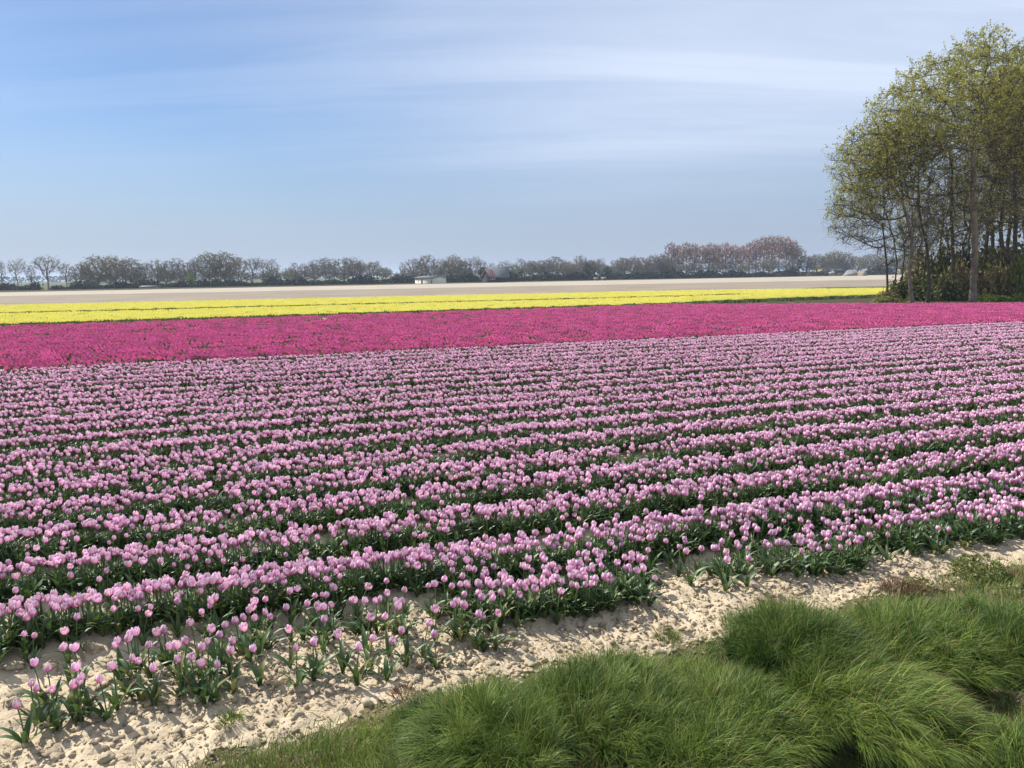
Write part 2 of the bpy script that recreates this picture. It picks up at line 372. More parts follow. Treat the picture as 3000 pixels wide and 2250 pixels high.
def tulip_spec(seed, h=None):
    rng = random.Random(seed); h = h or rng.uniform(0.212, 0.230)
    lean = (rng.uniform(-.03, .03), rng.uniform(-.03, .03))
    bl = petal_bloom(rng, 0.0190 * rng.uniform(.85, 1.15), 0.044 * rng.uniform(.88, 1.12), openness=rng.choice([0, .05, .05, .12, .25, .5]))
    tx, ty = rng.uniform(-.38, .38), rng.uniform(-.38, .38)
    rot = np.array(Euler((tx, ty, 0)).to_matrix())
    bV = bl[0] @ rot.T + np.array([lean[0], lean[1], h - 0.004])
    st = stem_geo(h, lean)
    lv = []; a0 = rng.uniform(0, 6.28); nl = rng.choice([4, 5, 6])
    for i in range(nl):
        lv.append(leaf_geo(rng, rng.uniform(.15, .225) * (1 - .03 * i), rng.uniform(.020, .036), a0 + i * 2.3 + rng.uniform(-.5, .5), rng.uniform(1.05, 1.55)))
    return dict(bloom=(bV, bl[1], bl[2]), stem=st, leaves=lv)
def joined_tulip(name, spec, mb, ml, ms):
    V = [spec['bloom'][0]]; F = [spec['bloom'][1]]; E = [spec['bloom'][2]]; mi = [np.zeros(len(F[0]))]; o = len(V[0])
    for (v, f), k in [(spec['stem'], 2)] + [(x, 1) for x in spec['leaves']]:
        V.append(v); F.append(f + o); E.append(np.zeros(len(v))); mi.append(np.full(len(f), k)); o += len(v)
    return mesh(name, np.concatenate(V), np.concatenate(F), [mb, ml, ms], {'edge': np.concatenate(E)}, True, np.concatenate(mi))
def cluster(name, seed, n, rad, mb, h0=0.24, nleaf=2):
    """several small tulips joined, for the far fields"""
    rng = random.Random(seed); V = []; F = []; E = []; mi = []; o = 0
    for i in range(n):
        a = i * 2.4; r = rad * math.sqrt((i + .5) / n)
        c = np.array([r * math.cos(a) + rng.uniform(-.02, .02), r * math.sin(a) + rng.uniform(-.02, .02), 0])
        h = h0 * rng.uniform(.93, 1.06)
        bv, bf, be = petal_bloom(rng, 0.026 * rng.uniform(.9, 1.15), 0.055 * rng.uniform(.9, 1.1), ns=2, nt=3, npet=4)
        V.append(bv + c + np.array([0, 0, h])); F.append(bf + o); E.append(be); mi.append(np.zeros(len(bf))); o += len(bv)
        for j in range(nleaf):
            lv, lf = leaf_geo(rng, h * .95, .05, rng.uniform(0, 6.28), rng.uniform(1.1, 1.45), n=2)
            V.append(lv + c); F.append(lf + o); E.append(np.zeros(len(lv))); mi.append(np.ones(len(lf))); o += len(lv)
    return mesh(name, np.concatenate(V), np.concatenate(F), [mb, MT['leaf']], {'edge': np.concatenate(E)}, True, np.concatenate(mi))

def scatter(name, P, rot, scl, idx, meshes, parent=None):
    """one object whose points each carry a copy of one of the meshes"""
    me = bpy.data.meshes.new(name); n = len(P)
    me.vertices.add(n); me.vertices.foreach_set('co', np.asarray(P, np.float32).ravel())
    a = me.attributes.new('rot', 'FLOAT_VECTOR', 'POINT'); a.data.foreach_set('vector', np.asarray(rot, np.float32).ravel())
    a = me.attributes.new('scl', 'FLOAT_VECTOR', 'POINT'); a.data.foreach_set('vector', np.asarray(scl, np.float32).ravel())
    a = me.attributes.new('idx', 'INT', 'POINT')
    o = link(name, me, parent)
    ng = bpy.data.node_groups.new(name + '_nodes', 'GeometryNodeTree')
    ng.interface.new_socket('Geometry', in_out='INPUT', socket_type='NodeSocketGeometry'); ng.interface.new_socket('Geometry', in_out='OUTPUT', socket_type='NodeSocketGeometry')
    gi = ng.nodes.new('NodeGroupInput'); go = ng.nodes.new('NodeGroupOutput'); iop = ng.nodes.new('GeometryNodeInstanceOnPoints'); jn = ng.nodes.new('GeometryNodeJoinGeometry')
    L = ng.links
    idx = np.asarray(idx); idx = np.where(idx >= 1000, len(meshes) - 4 + idx - 1000, idx)
    a.data.foreach_set('value', idx.astype(np.int32))
    for i, m in enumerate(meshes):
        po = bpy.data.objects.new(m.name, m)
        oi = ng.nodes.new('GeometryNodeObjectInfo'); oi.inputs['Object'].default_value = po
        g2 = ng.nodes.new('GeometryNodeGeometryToInstance'); L.new(oi.outputs['Geometry'], g2.inputs[0]); L.new(g2.outputs[0], jn.inputs[0])
    def na(nm, t):
        x = ng.nodes.new('GeometryNodeInputNamedAttribute'); x.data_type = t; x.inputs['Name'].default_value = nm; return x.outputs['Attribute']
    L.new(gi.outputs[0], iop.inputs['Points']); L.new(jn.outputs[0], iop.inputs['Instance']); iop.inputs['Pick Instance'].default_value = True
    L.new(na('idx', 'INT'), iop.inputs['Instance Index'])
    er = ng.nodes.new('FunctionNodeEulerToRotation'); L.new(na('rot', 'FLOAT_VECTOR'), er.inputs[0]); L.new(er.outputs[0], iop.inputs['Rotation'])
    L.new(na('scl', 'FLOAT_VECTOR'), iop.inputs['Scale'])
    L.new(iop.outputs[0], go.inputs[0])
    md = o.modifiers.new('scatter', 'NODES'); md.node_group = ng
    return o

# positions of the pink tulips
front = []
for (x, y) in [(172,1000),(252,835),(320,735),(318,880),(412,890),(405,770),(597,765),(698,800),(585,855),(635,845),(548,590),(645,605),(843,835),(928,765),(968,520),(950,590),(1055,590),(1040,690),(1135,700),(1075,485),(1120,500),(1195,575),(1230,745),(1420,570),(1478,545),(1452,605),(1440,670),(1570,655),(1618,600),(1635,700),(1675,690),(1738,700),(1668,540),(1770,505),(1735,450),(1780,395),(1855,530),(1870,620),(1325,420),(1300,410),(1355,425),(1575,385),(1930,345),(1980,330),(2045,285),(2120,290),(2165,290),(2085,395),(2000,440),(2085,575)]:
    front.append((x / 2.765, 1700 + y / 2.765))
for (x, y) in [(375,450),(470,450),(575,480),(610,460),(655,400),(650,505),(625,570),(700,455),(370,695),(420,795),(590,715),(550,750),(765,705),(965,685),(870,790),(1095,725),(1110,585),(940,555),(860,385),(890,400),(965,415),(1025,410),(1090,345),(1075,375),(1160,425),(1225,450),(1215,485),(1240,300),(1245,630),(1375,580),(1470,630),(1465,490),(1610,475),(1655,495),(1770,525),(1825,530),(1915,530)]:
    front.append((700 + x / 2.5525, 1600 + y / 2.5525))
PK = []      # x, y, height scale, section
for (px, py) in front:
    PK.append((*gp(px, py, 0.245), 1.0, 0))
u_at = lambda px, v: None
rr = np.random.default_rng(3)
# front row beyond the sparse left end: thick in the middle, a gap, loose again, thick to the right
n0 = 2600
us = rr.uniform(-0.6, 9.5, n0); vs = rr.uniform(4.30, 4.92, n0)
P = uv2xy(us, vs); pr = np.array([proj((p[0], p[1], 0.27))[0] for p in P])
dens = np.interp(pr, [1180, 1300, 1400, 1820, 1900, 1965, 2010, 2060, 2120, 2380, 2450, 3000, 3400], [0, .28, .62, .62, .35, .14, .04, .10, .34, .36, .60, .78, .8])
dens = dens * np.where((vs < 4.42) & (pr > 1950), .75, 1) * np.where(vs > 4.72, .5, 1) * np.clip(0.35 + 1.3 * fbm(us * 5, vs * 5, 2, 77), 0, 1.25)
for p, d, q in zip(P, dens, rr.uniform(0, 1, n0)):
    if q < d * 0.95: PK.append((p[0], p[1], rr.uniform(.93, 1.06), 1))
magpoly_px = [(-1500, ln('magnear', -1500)), (4300, ln('magnear', 4300))]
vb = xy2uv(gp(0, 1083, .28))[1]; vb2 = xy2uv(gp(3000, 942, .28))[1]
ub = xy2uv(gp(0, 1083, .28))[0]; ub2 = xy2uv(gp(3000, 942, .28))[0]
k = 0
PB = []
while True:
    v = ROW0 + DROW * k; k += 1
    if v > 21.5: break
    ul = xy2uv(gp(-350, ln('magnear', 0)))[0]
    u0 = -0.52 * v * 1.0 - v * .62; u1 = v * 1.05 + v * .55
    n = int((u1 - u0) * (125 if v < 12 else 105))
    u = rr.uniform(u0, u1, n)
    off = rr.uniform(-1, 1, n) * 0.155 + rr.normal(0, .018, n)
    wob = 0.05 * np.sin(u * .35 + k) + 0.03 * np.sin(u * 1.1 + 2 * k)
    vv = v + wob + off
    keep = rr.uniform(0, 1, n) < np.clip(0.30 + 1.3 * fbm(u * 1.4, u * 0 + k * 9.1, 3, 31), .3, 1)
    lim = vb + (vb2 - vb) * (u - ub) / (ub2 - ub)
    keep &= vv < lim - 0.2
    p = uv2xy(u[keep], vv[keep]); X, Y, W = proj(np.concatenate([p, np.full((len(p), 1), .2)], 1))
    ok = (X > -330) & (X < 3330) & (W > 0)
    PB += [(a, b, s, 2) for (a, b), s in zip(p[ok], rr.uniform(.93, 1.06, ok.sum()))]
ALL = np.array([(a, b, c, d) for a, b, c, d in PK + PB])
gz_all = ground_z(ALL[:, 0], ALL[:, 1]) - 0.01
prx, pry, prw = proj(np.stack([ALL[:, 0], ALL[:, 1], gz_all + .25], 1))
inview = (prx > -10) & (prx < 3010) & (pry < 2260)
order = np.argsort(np.where(inview, prw, 1e9))
sel = set(order[:300].tolist())
SPECS = [tulip_spec(100 + i) for i in range(14)]
PM = []
for i, s in enumerate(SPECS):
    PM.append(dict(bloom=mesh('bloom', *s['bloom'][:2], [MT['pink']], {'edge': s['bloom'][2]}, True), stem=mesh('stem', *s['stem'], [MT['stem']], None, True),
                   leaves=[mesh('leaf', v, f, [MT['leaflit'] if (i * 5 + j) % 7 == 0 else MT['leaf']], None, True) for j, (v, f) in enumerate(s['leaves'])]))
ords = ['first', 'second', 'third', 'fourth', 'fifth', 'sixth', 'seventh', 'eighth', 'ninth', 'tenth', 'eleventh', 'twelfth', 'thirteenth', 'fourteenth', 'fifteenth', 'sixteenth', 'seventeenth', 'eighteenth', 'nineteenth', 'twentieth']
def ordinal(i):
    if i < 20: return ords[i]
    t = ['twenty', 'thirty', 'forty', 'fifty', 'sixty', 'seventy', 'eighty', 'ninety'][i // 10 - 1 - 1] if i >= 19 else ''
    n = i + 1
    tens = {2: 'twenty', 3: 'thirty', 4: 'forty', 5: 'fifty', 6: 'sixty', 7: 'seventy', 8: 'eighty', 9: 'ninety'}[n // 10]
    if n % 10 == 0: return tens[:-1] + 'ieth'
    return tens + '-' + ords[n % 10 - 1]
sparse = sorted([i for i in sel if ALL[i, 3] == 0], key=lambda i: prx[i])
rank = {}
CL = [(0, 175, 'small clump at the left end'), (175, 290, 'second clump of the front row'), (290, 455, 'third clump of the front row'),
      (455, 700, 'wide clump left of the loose stretch'), (700, 835, 'fifth clump of the front row'),
      (835, 1190, 'loose stretch of the front row'), (1190, 3000, 'start of the thick middle stretch')]
for lo, hi, nm in CL:
    g = [i for i in sparse if lo <= prx[i] < hi]
    for j, i in enumerate(g): rank[i] = (f'pink tulip, {ordinal(j)} from the left in the {nm}', nm)
rank2 = {}
SEG = [(-50, 420, 'left corner'), (420, 700, 'left end'), (700, 1000, 'stretch left of centre'), (1000, 1300, 'stretch right of centre'), (1300, 3100, 'far end')]
SEM = [(0, 1420, 'left part'), (1420, 1600, 'crowded centre'), (1600, 1800, 'right part'), (1800, 2030, 'thin tail'), (2030, 3100, 'stretch right of the bare gap')]
for secn, seg, nm in ((2, SEG, 'second row'), (1, SEM, 'front row')):
    for lo, hi, sn in seg:
        g = [i for i in sel if i not in rank and ALL[i, 3] == secn and lo <= prx[i] < hi]
        if not g: continue
        vv_ = xy2uv(ALL[g][:, :2])[1]; q1, q2 = np.quantile(vv_, [.34, .67])
        for bi, bn in enumerate(['soil-side edge', 'middle', 'back edge']):
            h_ = sorted([i for i, q in zip(g, vv_) if (bi == 0 and q < q1) or (bi == 1 and q1 <= q < q2) or (bi == 2 and q >= q2)], key=lambda i: prx[i])
            for j, i in enumerate(h_): rank2[i] = (f'{ordinal(j)} pink tulip along the {bn} of the {nm}, {sn}', f'tulips in the {sn} of the {nm}')
for i in sorted(sel, key=lambda i: prw[i]):
    x, y, s, secn = ALL[i]; k = int(i * 7919) % len(SPECS); pmn = PM[k]
    e = empty('tulip', (x, y, gz_all[i]), random.uniform(0, 6.28)); e.scale = (1.0, 1.0, s) if secn == 0 else (s, s, s)
    for nm, m_ in [('bloom', pmn['bloom']), ('stem', pmn['stem'])] + [('leaf', q) for q in pmn['leaves']]:
        link(nm, m_, e)
    if i in rank: lb, g = rank[i]
    elif i in rank2: lb, g = rank2[i]
    elif secn == 2: lb, g = 'pink tulip near the left edge in the thick row just behind the front row', 'tulips of the second row'
    elif prx[i] < 2000: lb, g = 'pink tulip in the thick middle stretch of the front row', 'tulips in the middle of the front row'
    elif prx[i] < 2420: lb, g = 'pink tulip in the loose stretch of the front row right of the bare gap', 'tulips right of the gap in the front row'
    else: lb, g = 'pink tulip in the thick right end of the front row', 'tulips at the right end of the front row'
    tag(e, lb, 'tulip', g)
rest = np.array([i for i in range(len(ALL)) if i not in sel])
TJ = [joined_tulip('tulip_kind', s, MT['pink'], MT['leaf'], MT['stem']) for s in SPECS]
LF = []
for i in range(4):                       # leafy shoots without a bloom fill the rows' sides
    rng = random.Random(900 + i); V_ = []; F_ = []; o_ = 0
    for j in range(7):
        v_, f_ = leaf_geo(rng, rng.uniform(.11, .18), rng.uniform(.018, .032), rng.uniform(0, 6.28), rng.uniform(.7, 1.45))
        v_ = v_ + np.array([rng.uniform(-.03, .03), rng.uniform(-.03, .03), 0]); V_.append(v_); F_.append(f_ + o_); o_ += len(v_)
    LF.append(mesh('shoot_kind', np.concatenate(V_), np.concatenate(F_), [MT['leaflit'] if i == 3 else MT['leaf']], None, True))
SH = []
for k in range(22):
    v = ROW0 + DROW * k; u0, u1 = -1.2 * v, 1.65 * v; n = int((u1 - u0) * 34); u = rr.uniform(u0, u1, n); vv = v + rr.uniform(-.27, .27, n) - .02
    keep = (vv < vb + (vb2 - vb) * (u - ub) / (ub2 - ub) - .3) & ~((k == 0) & (vv < v - .30)) & (fbm(u * 2, u * 0 + k * 3.3, 2, 17) > .28)
    p = uv2xy(u[keep], vv[keep]); X, Y, W = proj(np.concatenate([p, np.full((len(p), 1), .1)], 1)); ok = (X > -330) & (X < 3330); SH.append(p[ok])
SH = np.concatenate(SH); nsh = len(SH); SHZ = ground_z(SH[:, 0], SH[:, 1]) - .01
n = len(rest)
s_ = ALL[rest, 2]
nt_ = n + nsh; s_ = np.concatenate([s_, rr.uniform(.75, 1.15, nsh)])
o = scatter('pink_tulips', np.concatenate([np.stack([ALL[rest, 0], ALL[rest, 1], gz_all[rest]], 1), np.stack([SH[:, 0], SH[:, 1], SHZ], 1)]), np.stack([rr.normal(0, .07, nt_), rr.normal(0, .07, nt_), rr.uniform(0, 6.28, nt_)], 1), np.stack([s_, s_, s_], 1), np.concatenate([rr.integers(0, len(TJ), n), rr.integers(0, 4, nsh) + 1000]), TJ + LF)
tag(o, 'rows of pale pink tulips filling the near field', 'tulips', kind='stuff')

def field(name, poly, v0, v1, perm, mname, h0, seed, ncl, rad, label, gaps=(), thin=None):
    rg = np.random.default_rng(seed)
    CM = [cluster(name + '_kind', seed + i, ncl, rad, MT[mname], h0, 2 if ncl < 8 else 1) for i in range(6)]
    pts = []
    v = v0; k = 0
    while v < v1:
        u0, u1 = -1.35 * v, 1.9 * v; n = int((u1 - u0) * perm)
        u = rg.uniform(u0, u1, n); vv = v + rg.uniform(-.5, .5, n) * DROW * .80 + 0.05 * np.sin(u * .3)
        pts.append(uv2xy(u, vv)); v += DROW; k += 1
    P = np.concatenate(pts)
    P = P[inpoly(P[:, 0], P[:, 1], poly)]
    X, Y, W = proj(np.concatenate([P, np.full((len(P), 1), .2)], 1))
    P = P[(X > -250) & (X < 3250) & (W > 0)]; X, Y, W = proj(np.concatenate([P, np.full((len(P), 1), .3)], 1))
    keep = np.ones(len(P), bool)
    for (x0, y0, x1, y1, w) in gaps:
        a = gp(x0, y0, .3); b = gp(x1, y1, .3); d = (b - a) / np.linalg.norm(b - a); nn = np.array([-d[1], d[0]]); t = (P - a) @ d
        keep &= ~((np.abs((P - a) @ nn) < w) & (t > 0) & (t < np.linalg.norm(b - a)))
    if thin is not None: keep &= rg.uniform(0, 1, len(P)) < thin(P)
    P = P[keep]; n = len(P)
    z = np.zeros(n) if v0 > 30 else ground_z(P[:, 0], P[:, 1])
    s = rg.uniform(.88, 1.12, n)
    o = scatter(name, np.stack([P[:, 0], P[:, 1], z], 1), np.stack([rg.normal(0, .05, n), rg.normal(0, .05, n), rg.uniform(0, 6.28, n)], 1), np.stack([s, s, s], 1), rg.integers(0, 6, n), CM)
    tag(o, label, 'tulips', kind='stuff'); return o
mp = [tuple(gp(x, ln('magnear', x), .28)) for x in (-800, 3800)] + [tuple(gp(x, y, .3)) for x, y in [(3800, 886), (3000, 886), (2300, 887.5), (1980, 888.5), (-800, ln('magfar', -800))]]
va_ = xy2uv(gp(0, 985, .3)); vb_ = xy2uv(gp(1900, 905, .3))
def thin_mag(P):
    u, v = xy2uv(P); lim = va_[1] + (vb_[1] - va_[1]) * (u - va_[0]) / (vb_[0] - va_[0])
    return np.where(v > lim, .66, 1.0) * np.clip(.45 + 1.2 * fbm(u * .8, v * 1.2, 3, 61), .22, 1)
field('magenta_tulips', mp, 19.8, 62, 15, 'magenta', 0.25, 500, 5, 0.19, 'band of deep magenta tulips between the pink and yellow fields', thin=thin_mag)
yp = [tuple(gp(x, y, .3)) for x, y in [(-800, 946 + 0.0316 * 800), (0, 946), (1950, 885.5), (2190, 875), (2590, 861), (2760, 856), (2760, 846), (2590, 844), (2300, 847), (1900, 853), (0, 894), (-800, ln('yelfar', -800))]]
field('yellow_tulips', yp, 38, 105, 7.5, 'yellow', 0.27, 700, 10, 0.30, 'band of bright yellow tulips in front of the bare fields',
      gaps=[(-800, 936, 1900, 869, 1.7), (1900, 869, 2200, 860, 1.5), (900, 882, 1500, 867, .5), (1700, 859, 2200, 852, .8)])

# ------------------------------------------------------------------ clods of soil
def noise3(V, f, s):
    r = np.random.default_rng(s); k = r.normal(size=(14, 3)) * f; p = r.uniform(0, 6.28, 14); return np.sin(V @ k.T + p).mean(1)
def lump(seed, sub=1, rough=.28):
    rng = np.random.default_rng(seed)
    import bmesh
    bm = bmesh.new(); bmesh.ops.create_icosphere(bm, subdivisions=sub, radius=1.0)
    V = np.array([v.co[:] for v in bm.verts]); F = np.array([[v.index for v in f.verts] for f in bm.faces]); bm.free()
    dirs = rng.normal(size=(9, 3)); dirs /= np.linalg.norm(dirs, axis=1)[:, None]
    d = 1 + rough * (np.maximum(V @ dirs.T, 0.35).max(1) - .75) * 2 - rng.uniform(0, rough, len(V))
    if sub > 1: d = d + .45 * noise3(V, 3.0, seed) + .25 * noise3(V, 7.0, seed + 1)
    V = V * d[:, None]; V[:, 2] *= .72
    return V, F
LUMPS = [mesh('clod_kind', *lump(i, 2 if i < 4 else 1, .4), [MT['clod']]) for i in range(8)]
MT['bigclod'] = material('big_soil_clods', (0.52, 0.43, 0.30), 0.95, 0.1, var=(0.42, 0.345, 0.24), vscale=2, rand=0.08, bump=.5, bscale=60)
BIGL = [mesh('clod', *lump(40 + i, 3, .45), [MT['bigclod']]) for i in range(5)]
nc = 75000
u = rr.uniform(-3.2, 11, nc); v = np.where(rr.uniform(0, 1, nc) < .75, rr.uniform(3.35, 4.9, nc), rr.uniform(4.8, 8, nc))
cn = fbm(u * 1.6, v * 1.6, 3, 91); keep = rr.uniform(0, 1, nc) < np.clip((cn - .25) * 2.6, .1, 1)
keep &= v > verge_edge(u) + rr.uniform(-.12, .1, nc)
u, v = u[keep], v[keep]; P = uv2xy(u, v); n = len(u)
s = np.clip(0.0058 * np.exp(rr.normal(0.1, .62, n)), .003, .030)
z = gz(u, v) + s * .25
o = scatter('soil_crumbs', np.stack([P[:, 0], P[:, 1], z], 1), rr.uniform(0, 6.28, (n, 3)) * np.array([.12, .12, 1]), np.stack([s * rr.uniform(.8, 1.4, n), s * rr.uniform(.8, 1.4, n), s * rr.uniform(.7, 1.2, n)], 1), rr.integers(0, 8, n), LUMPS)
tag(o, 'loose crumbs and small clods strewn over the sandy soil', 'soil', kind='stuff')
big = [(150, 2215, .045), (60, 2190, .04), (310, 2240, .05), (415, 2195, .035), (655, 2010, .03), (880, 2035, .045), (870, 2120, .05), (1000, 2090, .04), (275, 1935, .06), (335, 1920, .04), (90, 1960, .045), (50, 1980, .05),
       (1120, 1935, .04), (1220, 1990, .035), (1440, 1960, .035), (1560, 1955, .04), (1640, 1955, .03), (330, 1890, .05), (520, 2100, .035), (740, 2075, .035), (2440, 1700, .045), (2560, 1660, .04), (2300, 1730, .04), (2640, 1690, .035), (2060, 1720, .05), (40, 2100, .04), (1880, 1850, .03), (2740, 1700, .035)]
big.sort()
for j, (px, py, s) in enumerate(big):
    x, y = gp(px, py); o = link('soil_clod', BIGL[j % 5], loc=(x, y, float(ground_z(np.array([x]), np.array([y]))[0]) + s * .1))
    s *= .85; o.scale = (s * random.uniform(.9, 1.4), s * random.uniform(.9, 1.4), s * .9); o.rotation_euler = (random.uniform(-.3, .3), random.uniform(-.3, .3), random.uniform(0, 6.28))
    tag(o, f'large sandy clod of soil, {ordinal(j)} from the left among the big clods', 'clod', 'big clods on the bare soil')

# ------------------------------------------------------------------ grass
def blades(P, L, lean, curl, W, nseg=5, rng=None, tone=None, gravity=0.5):
    """P: roots n x 3, lean: n x 2 horizontal push at the tip, as a share of length; returns mesh arrays of tapered ribbons"""
    n = len(P); d = np.concatenate([lean * .5, np.ones((n, 1))], 1); d /= np.linalg.norm(d, axis=1)[:, None]
    pts = [P]; cur = P.copy(); hl = np.linalg.norm(lean, axis=1)[:, None] + 1e-6; hd = lean / hl
    for j in range(nseg):
        t = (j + 1) / nseg
        d = d + np.concatenate([hd * curl[:, None] * hl * t, -gravity * (hl * t * curl[:, None])], 1); d /= np.linalg.norm(d, axis=1)[:, None]
        cur = cur + d * (L / nseg)[:, None]; pts.append(cur)
    pts = np.stack(pts, 1)
    a = rng.uniform(0, math.pi, n); side = np.stack([np.cos(a), np.sin(a), np.zeros(n)], -1)[:, None, :]
    w = (1 - (np.arange(nseg + 1) / nseg) ** 1.6)[None, :, None] * W[:, None, None] * .5
    A = pts + side * w; B = pts - side * w
    V = np.stack([A, B], 2)[:, :nseg].reshape(n, -1, 3); V = np.concatenate([V, pts[:, -1:]], 1)
    m = V.shape[1]; base = np.arange(n)[:, None] * m
    Q = np.concatenate([np.stack([base + 2 * j, base + 2 * j + 1, base + 2 * j + 3, base + 2 * j + 2], -1) for j in range(nseg - 1)], 1).reshape(-1, 4)
    T = np.stack([base + 2 * (nseg - 1), base + 2 * (nseg - 1) + 1, base + m - 1], -1).reshape(-1, 3)
    tn = np.repeat(tone, m)
    return V.reshape(-1, 3), [Q, T], tn
def grass_obj(name, P, L, lean, curl, W, m, seed, tone, nseg=5, parent=None, gravity=.5):
    rg = np.random.default_rng(seed); V, F, T = blades(P, L, lean, curl, W, nseg, rg, tone, gravity)
    return link(name, mesh(name, V, F, [m], {'tone': T}), parent)
# long tussocks; name, photo px of the root, radius, height of mound, blade length, lean, tone, count, label
TUS = [((1275, 2145), .20, .10, .36, (.10, .10), .05, 5000, 'dark upright tussock of grass at the edge of the soil, left of the big tussocks'),
       ((1440, 2240), .36, .16, .46, (-.35, .15), .40, 13000, 'pale green tussock leaning left, right of the dark hollow'),
       ((1790, 2120), .42, .14, .46, (.35, .25), .28, 15000, 'broad tussock of grass slanting right in the middle of the verge'),
       ((2080, 2260), .34, .12, .44, (.30, -.1), .38, 9000, 'tussock with yellowish blades at the bottom edge of the verge'),
       ((2210, 2130), .34, .10, .42, (.45, .05), .34, 9000, 'middle tussock between the two broad ones, over the dark hollow'),
       ((2340, 1960), .40, .22, .50, (.30, .05), .18, 16000, 'tall dark tussock topped by reddish stalks, by the soil strip'),
       ((2560, 2110), .42, .18, .54, (.75, -.35), .55, 17000, 'long combed tussock sweeping down to the right'),
       ((2700, 1920), .42, .12, .46, (.5, .0), .42, 12000, 'tussock with light swirled blades beside the dark hollow'),
       ((2960, 1900), .46, .14, .40, (.25, .25), .20, 13000, 'dark green tussock at the right edge of the verge'),
       ((2960, 2230), .34, .10, .34, (.2, .2), .30, 7000, 'short tussock in the bottom right corner')]
rg = np.random.default_rng(11)
tus_c = []
for j, (c, rad, hm, bl, ln_, tone, cnt, lab) in enumerate(TUS):
    bl *= .54; hm *= .75; cnt = int(cnt * .80)
    x0, y0 = gp(*c); z0 = float(ground_z(np.array([x0]), np.array([y0]))[0]) - .02; tus_c.append((x0, y0, rad))
    e = empty('grass_tussock', (x0, y0, z0)); tag(e, lab, 'tussock', 'long tussocks on the grass verge')
    q = 22; TH, RR_ = np.meshgrid(np.linspace(0, 2 * np.pi, q, endpoint=False), np.linspace(0, 1, 7), indexing='ij')
    prof = lambda r: hm * np.sqrt(np.clip(1 - r ** 2, 0, 1))
    MV = np.stack([rad * .8 * RR_ * np.cos(TH), rad * .8 * RR_ * np.sin(TH), prof(RR_) * .8 - .02], -1).reshape(-1, 3)
    MF = np.array([(a * 7 + b, a * 7 + b + 1, ((a + 1) % q) * 7 + b + 1, ((a + 1) % q) * 7 + b) for a in range(q) for b in range(6)])[:, ::-1]
    link('root_mound', mesh('root_mound', MV, MF, [MT['verge']], smooth=True), e)
    nb = cnt; r = rad * np.sqrt(rg.uniform(0, 1, nb)); a = rg.uniform(0, 6.28, nb)
    # the blades grow in tufts that share a direction
    k = 150; tr = rad * np.sqrt(rg.uniform(0, 1, k)); ta = rg.uniform(0, 6.28, k); tx, ty = tr * np.cos(ta), tr * np.sin(ta)
    x = r * np.cos(a); y = r * np.sin(a); w = np.argmin((x[:, None] - tx) ** 2 + (y[:, None] - ty) ** 2, 1)
    x = x * .45 + tx[w] * .55 + rg.normal(0, .008, nb); y = y * .45 + ty[w] * .55 + rg.normal(0, .008, nb); rn = np.hypot(x, y) / rad
    P = np.stack([x, y, prof(np.clip(rn, 0, 1)) * .95 - .02], 1)
    tl = rg.normal(0, .42, (k, 2)); out_ = np.stack([x, y], 1) / rad
    lean = out_ * .7 + np.array(ln_) * 1.3 + tl[w] + rg.normal(0, .34, (nb, 2))
    L = bl * rg.uniform(.55, 1.12, nb) * (1 - .25 * rn)
    tt = np.clip(tone + rg.normal(0, .2, k)[w] + rg.normal(0, .24, nb), 0, 1)
    grass_obj('blades', P, L, lean, rg.uniform(.45, .95, nb), rg.uniform(.0022, .0060, nb), MT['grass'], 50 + j, tt, 5, e, .8)
    q_ = rg.choice(nb, int(nb * .04)); grass_obj('stalks', P[q_], L[q_] * rg.uniform(.8, 1.25, len(q_)), lean[q_] * .7, rg.uniform(.3, .7, len(q_)), rg.uniform(.002, .0036, len(q_)), MT['straws'], 150 + j, rg.uniform(0, 1, len(q_)), 4, e, .8)
# short turf over the whole verge
nb = 200000
u = rg.uniform(-2.4, 9.5, nb); e_ = rg.uniform(-.10, 2.1, nb) ** 1.0; v = verge_edge(u) - e_
P = uv2xy(u, v); X, Y, W_ = proj(np.concatenate([P, np.full((nb, 1), .1)], 1))
patch = fbm(u * 2.3, v * 2.3, 3, 41)
ok = (X > -150) & (X < 3350) & (Y < 2420) & (W_ > .3) & (rg.uniform(0, 1, nb) < np.clip((patch - .33) * 4 + .35, .3, 1)) & ((e_ > .06) | (rg.uniform(0, 1, nb) < .3))
for (pu, pv, pr_, pd_) in PITS: ok &= np.hypot(u - pu, v - pv) > pr_ * .8 * rg.uniform(.6, 1.1, nb)
u, v, P, e_, patch = u[ok], v[ok], P[ok], e_[ok], patch[ok]; nb = len(u)
L = rg.uniform(.04, .11, nb) * (1 + 1.1 * np.clip(e_ / .6, 0, 1) * patch)
fx = fbm(u * 1.3, v * 1.3, 2, 51) - .5; fy = fbm(u * 1.3, v * 1.3, 2, 57) - .5
lean = np.stack([fx * 3 + .25, fy * 3 + .1], 1) + rg.normal(0, .35, (nb, 2))
dry = rg.uniform(0, 1, nb) < np.clip((fbm(u * 1.7, v * 1.7, 2, 71) - .58) * 4, .06, .30)
z = gz(u, v) - .01
tt = np.clip(.35 + (patch - .5) + rg.normal(0, .22, nb), 0, 1)
o = grass_obj('grass', np.stack([P[:, 0], P[:, 1], z], 1)[~dry], L[~dry], lean[~dry], rg.uniform(.3, .9, (~dry).sum()), rg.uniform(.0025, .005, (~dry).sum()), MT['grass'], 91, tt[~dry], 4)
tag(o, 'short green grass covering the verge in the foreground', 'grass', kind='stuff')
o = grass_obj('dry_grass', np.stack([P[:, 0], P[:, 1], z], 1)[dry], L[dry] * 1.1, lean[dry], rg.uniform(.3, .9, dry.sum()), rg.uniform(.002, .004, dry.sum()), MT['drygrass'], 92, tt[dry], 3)
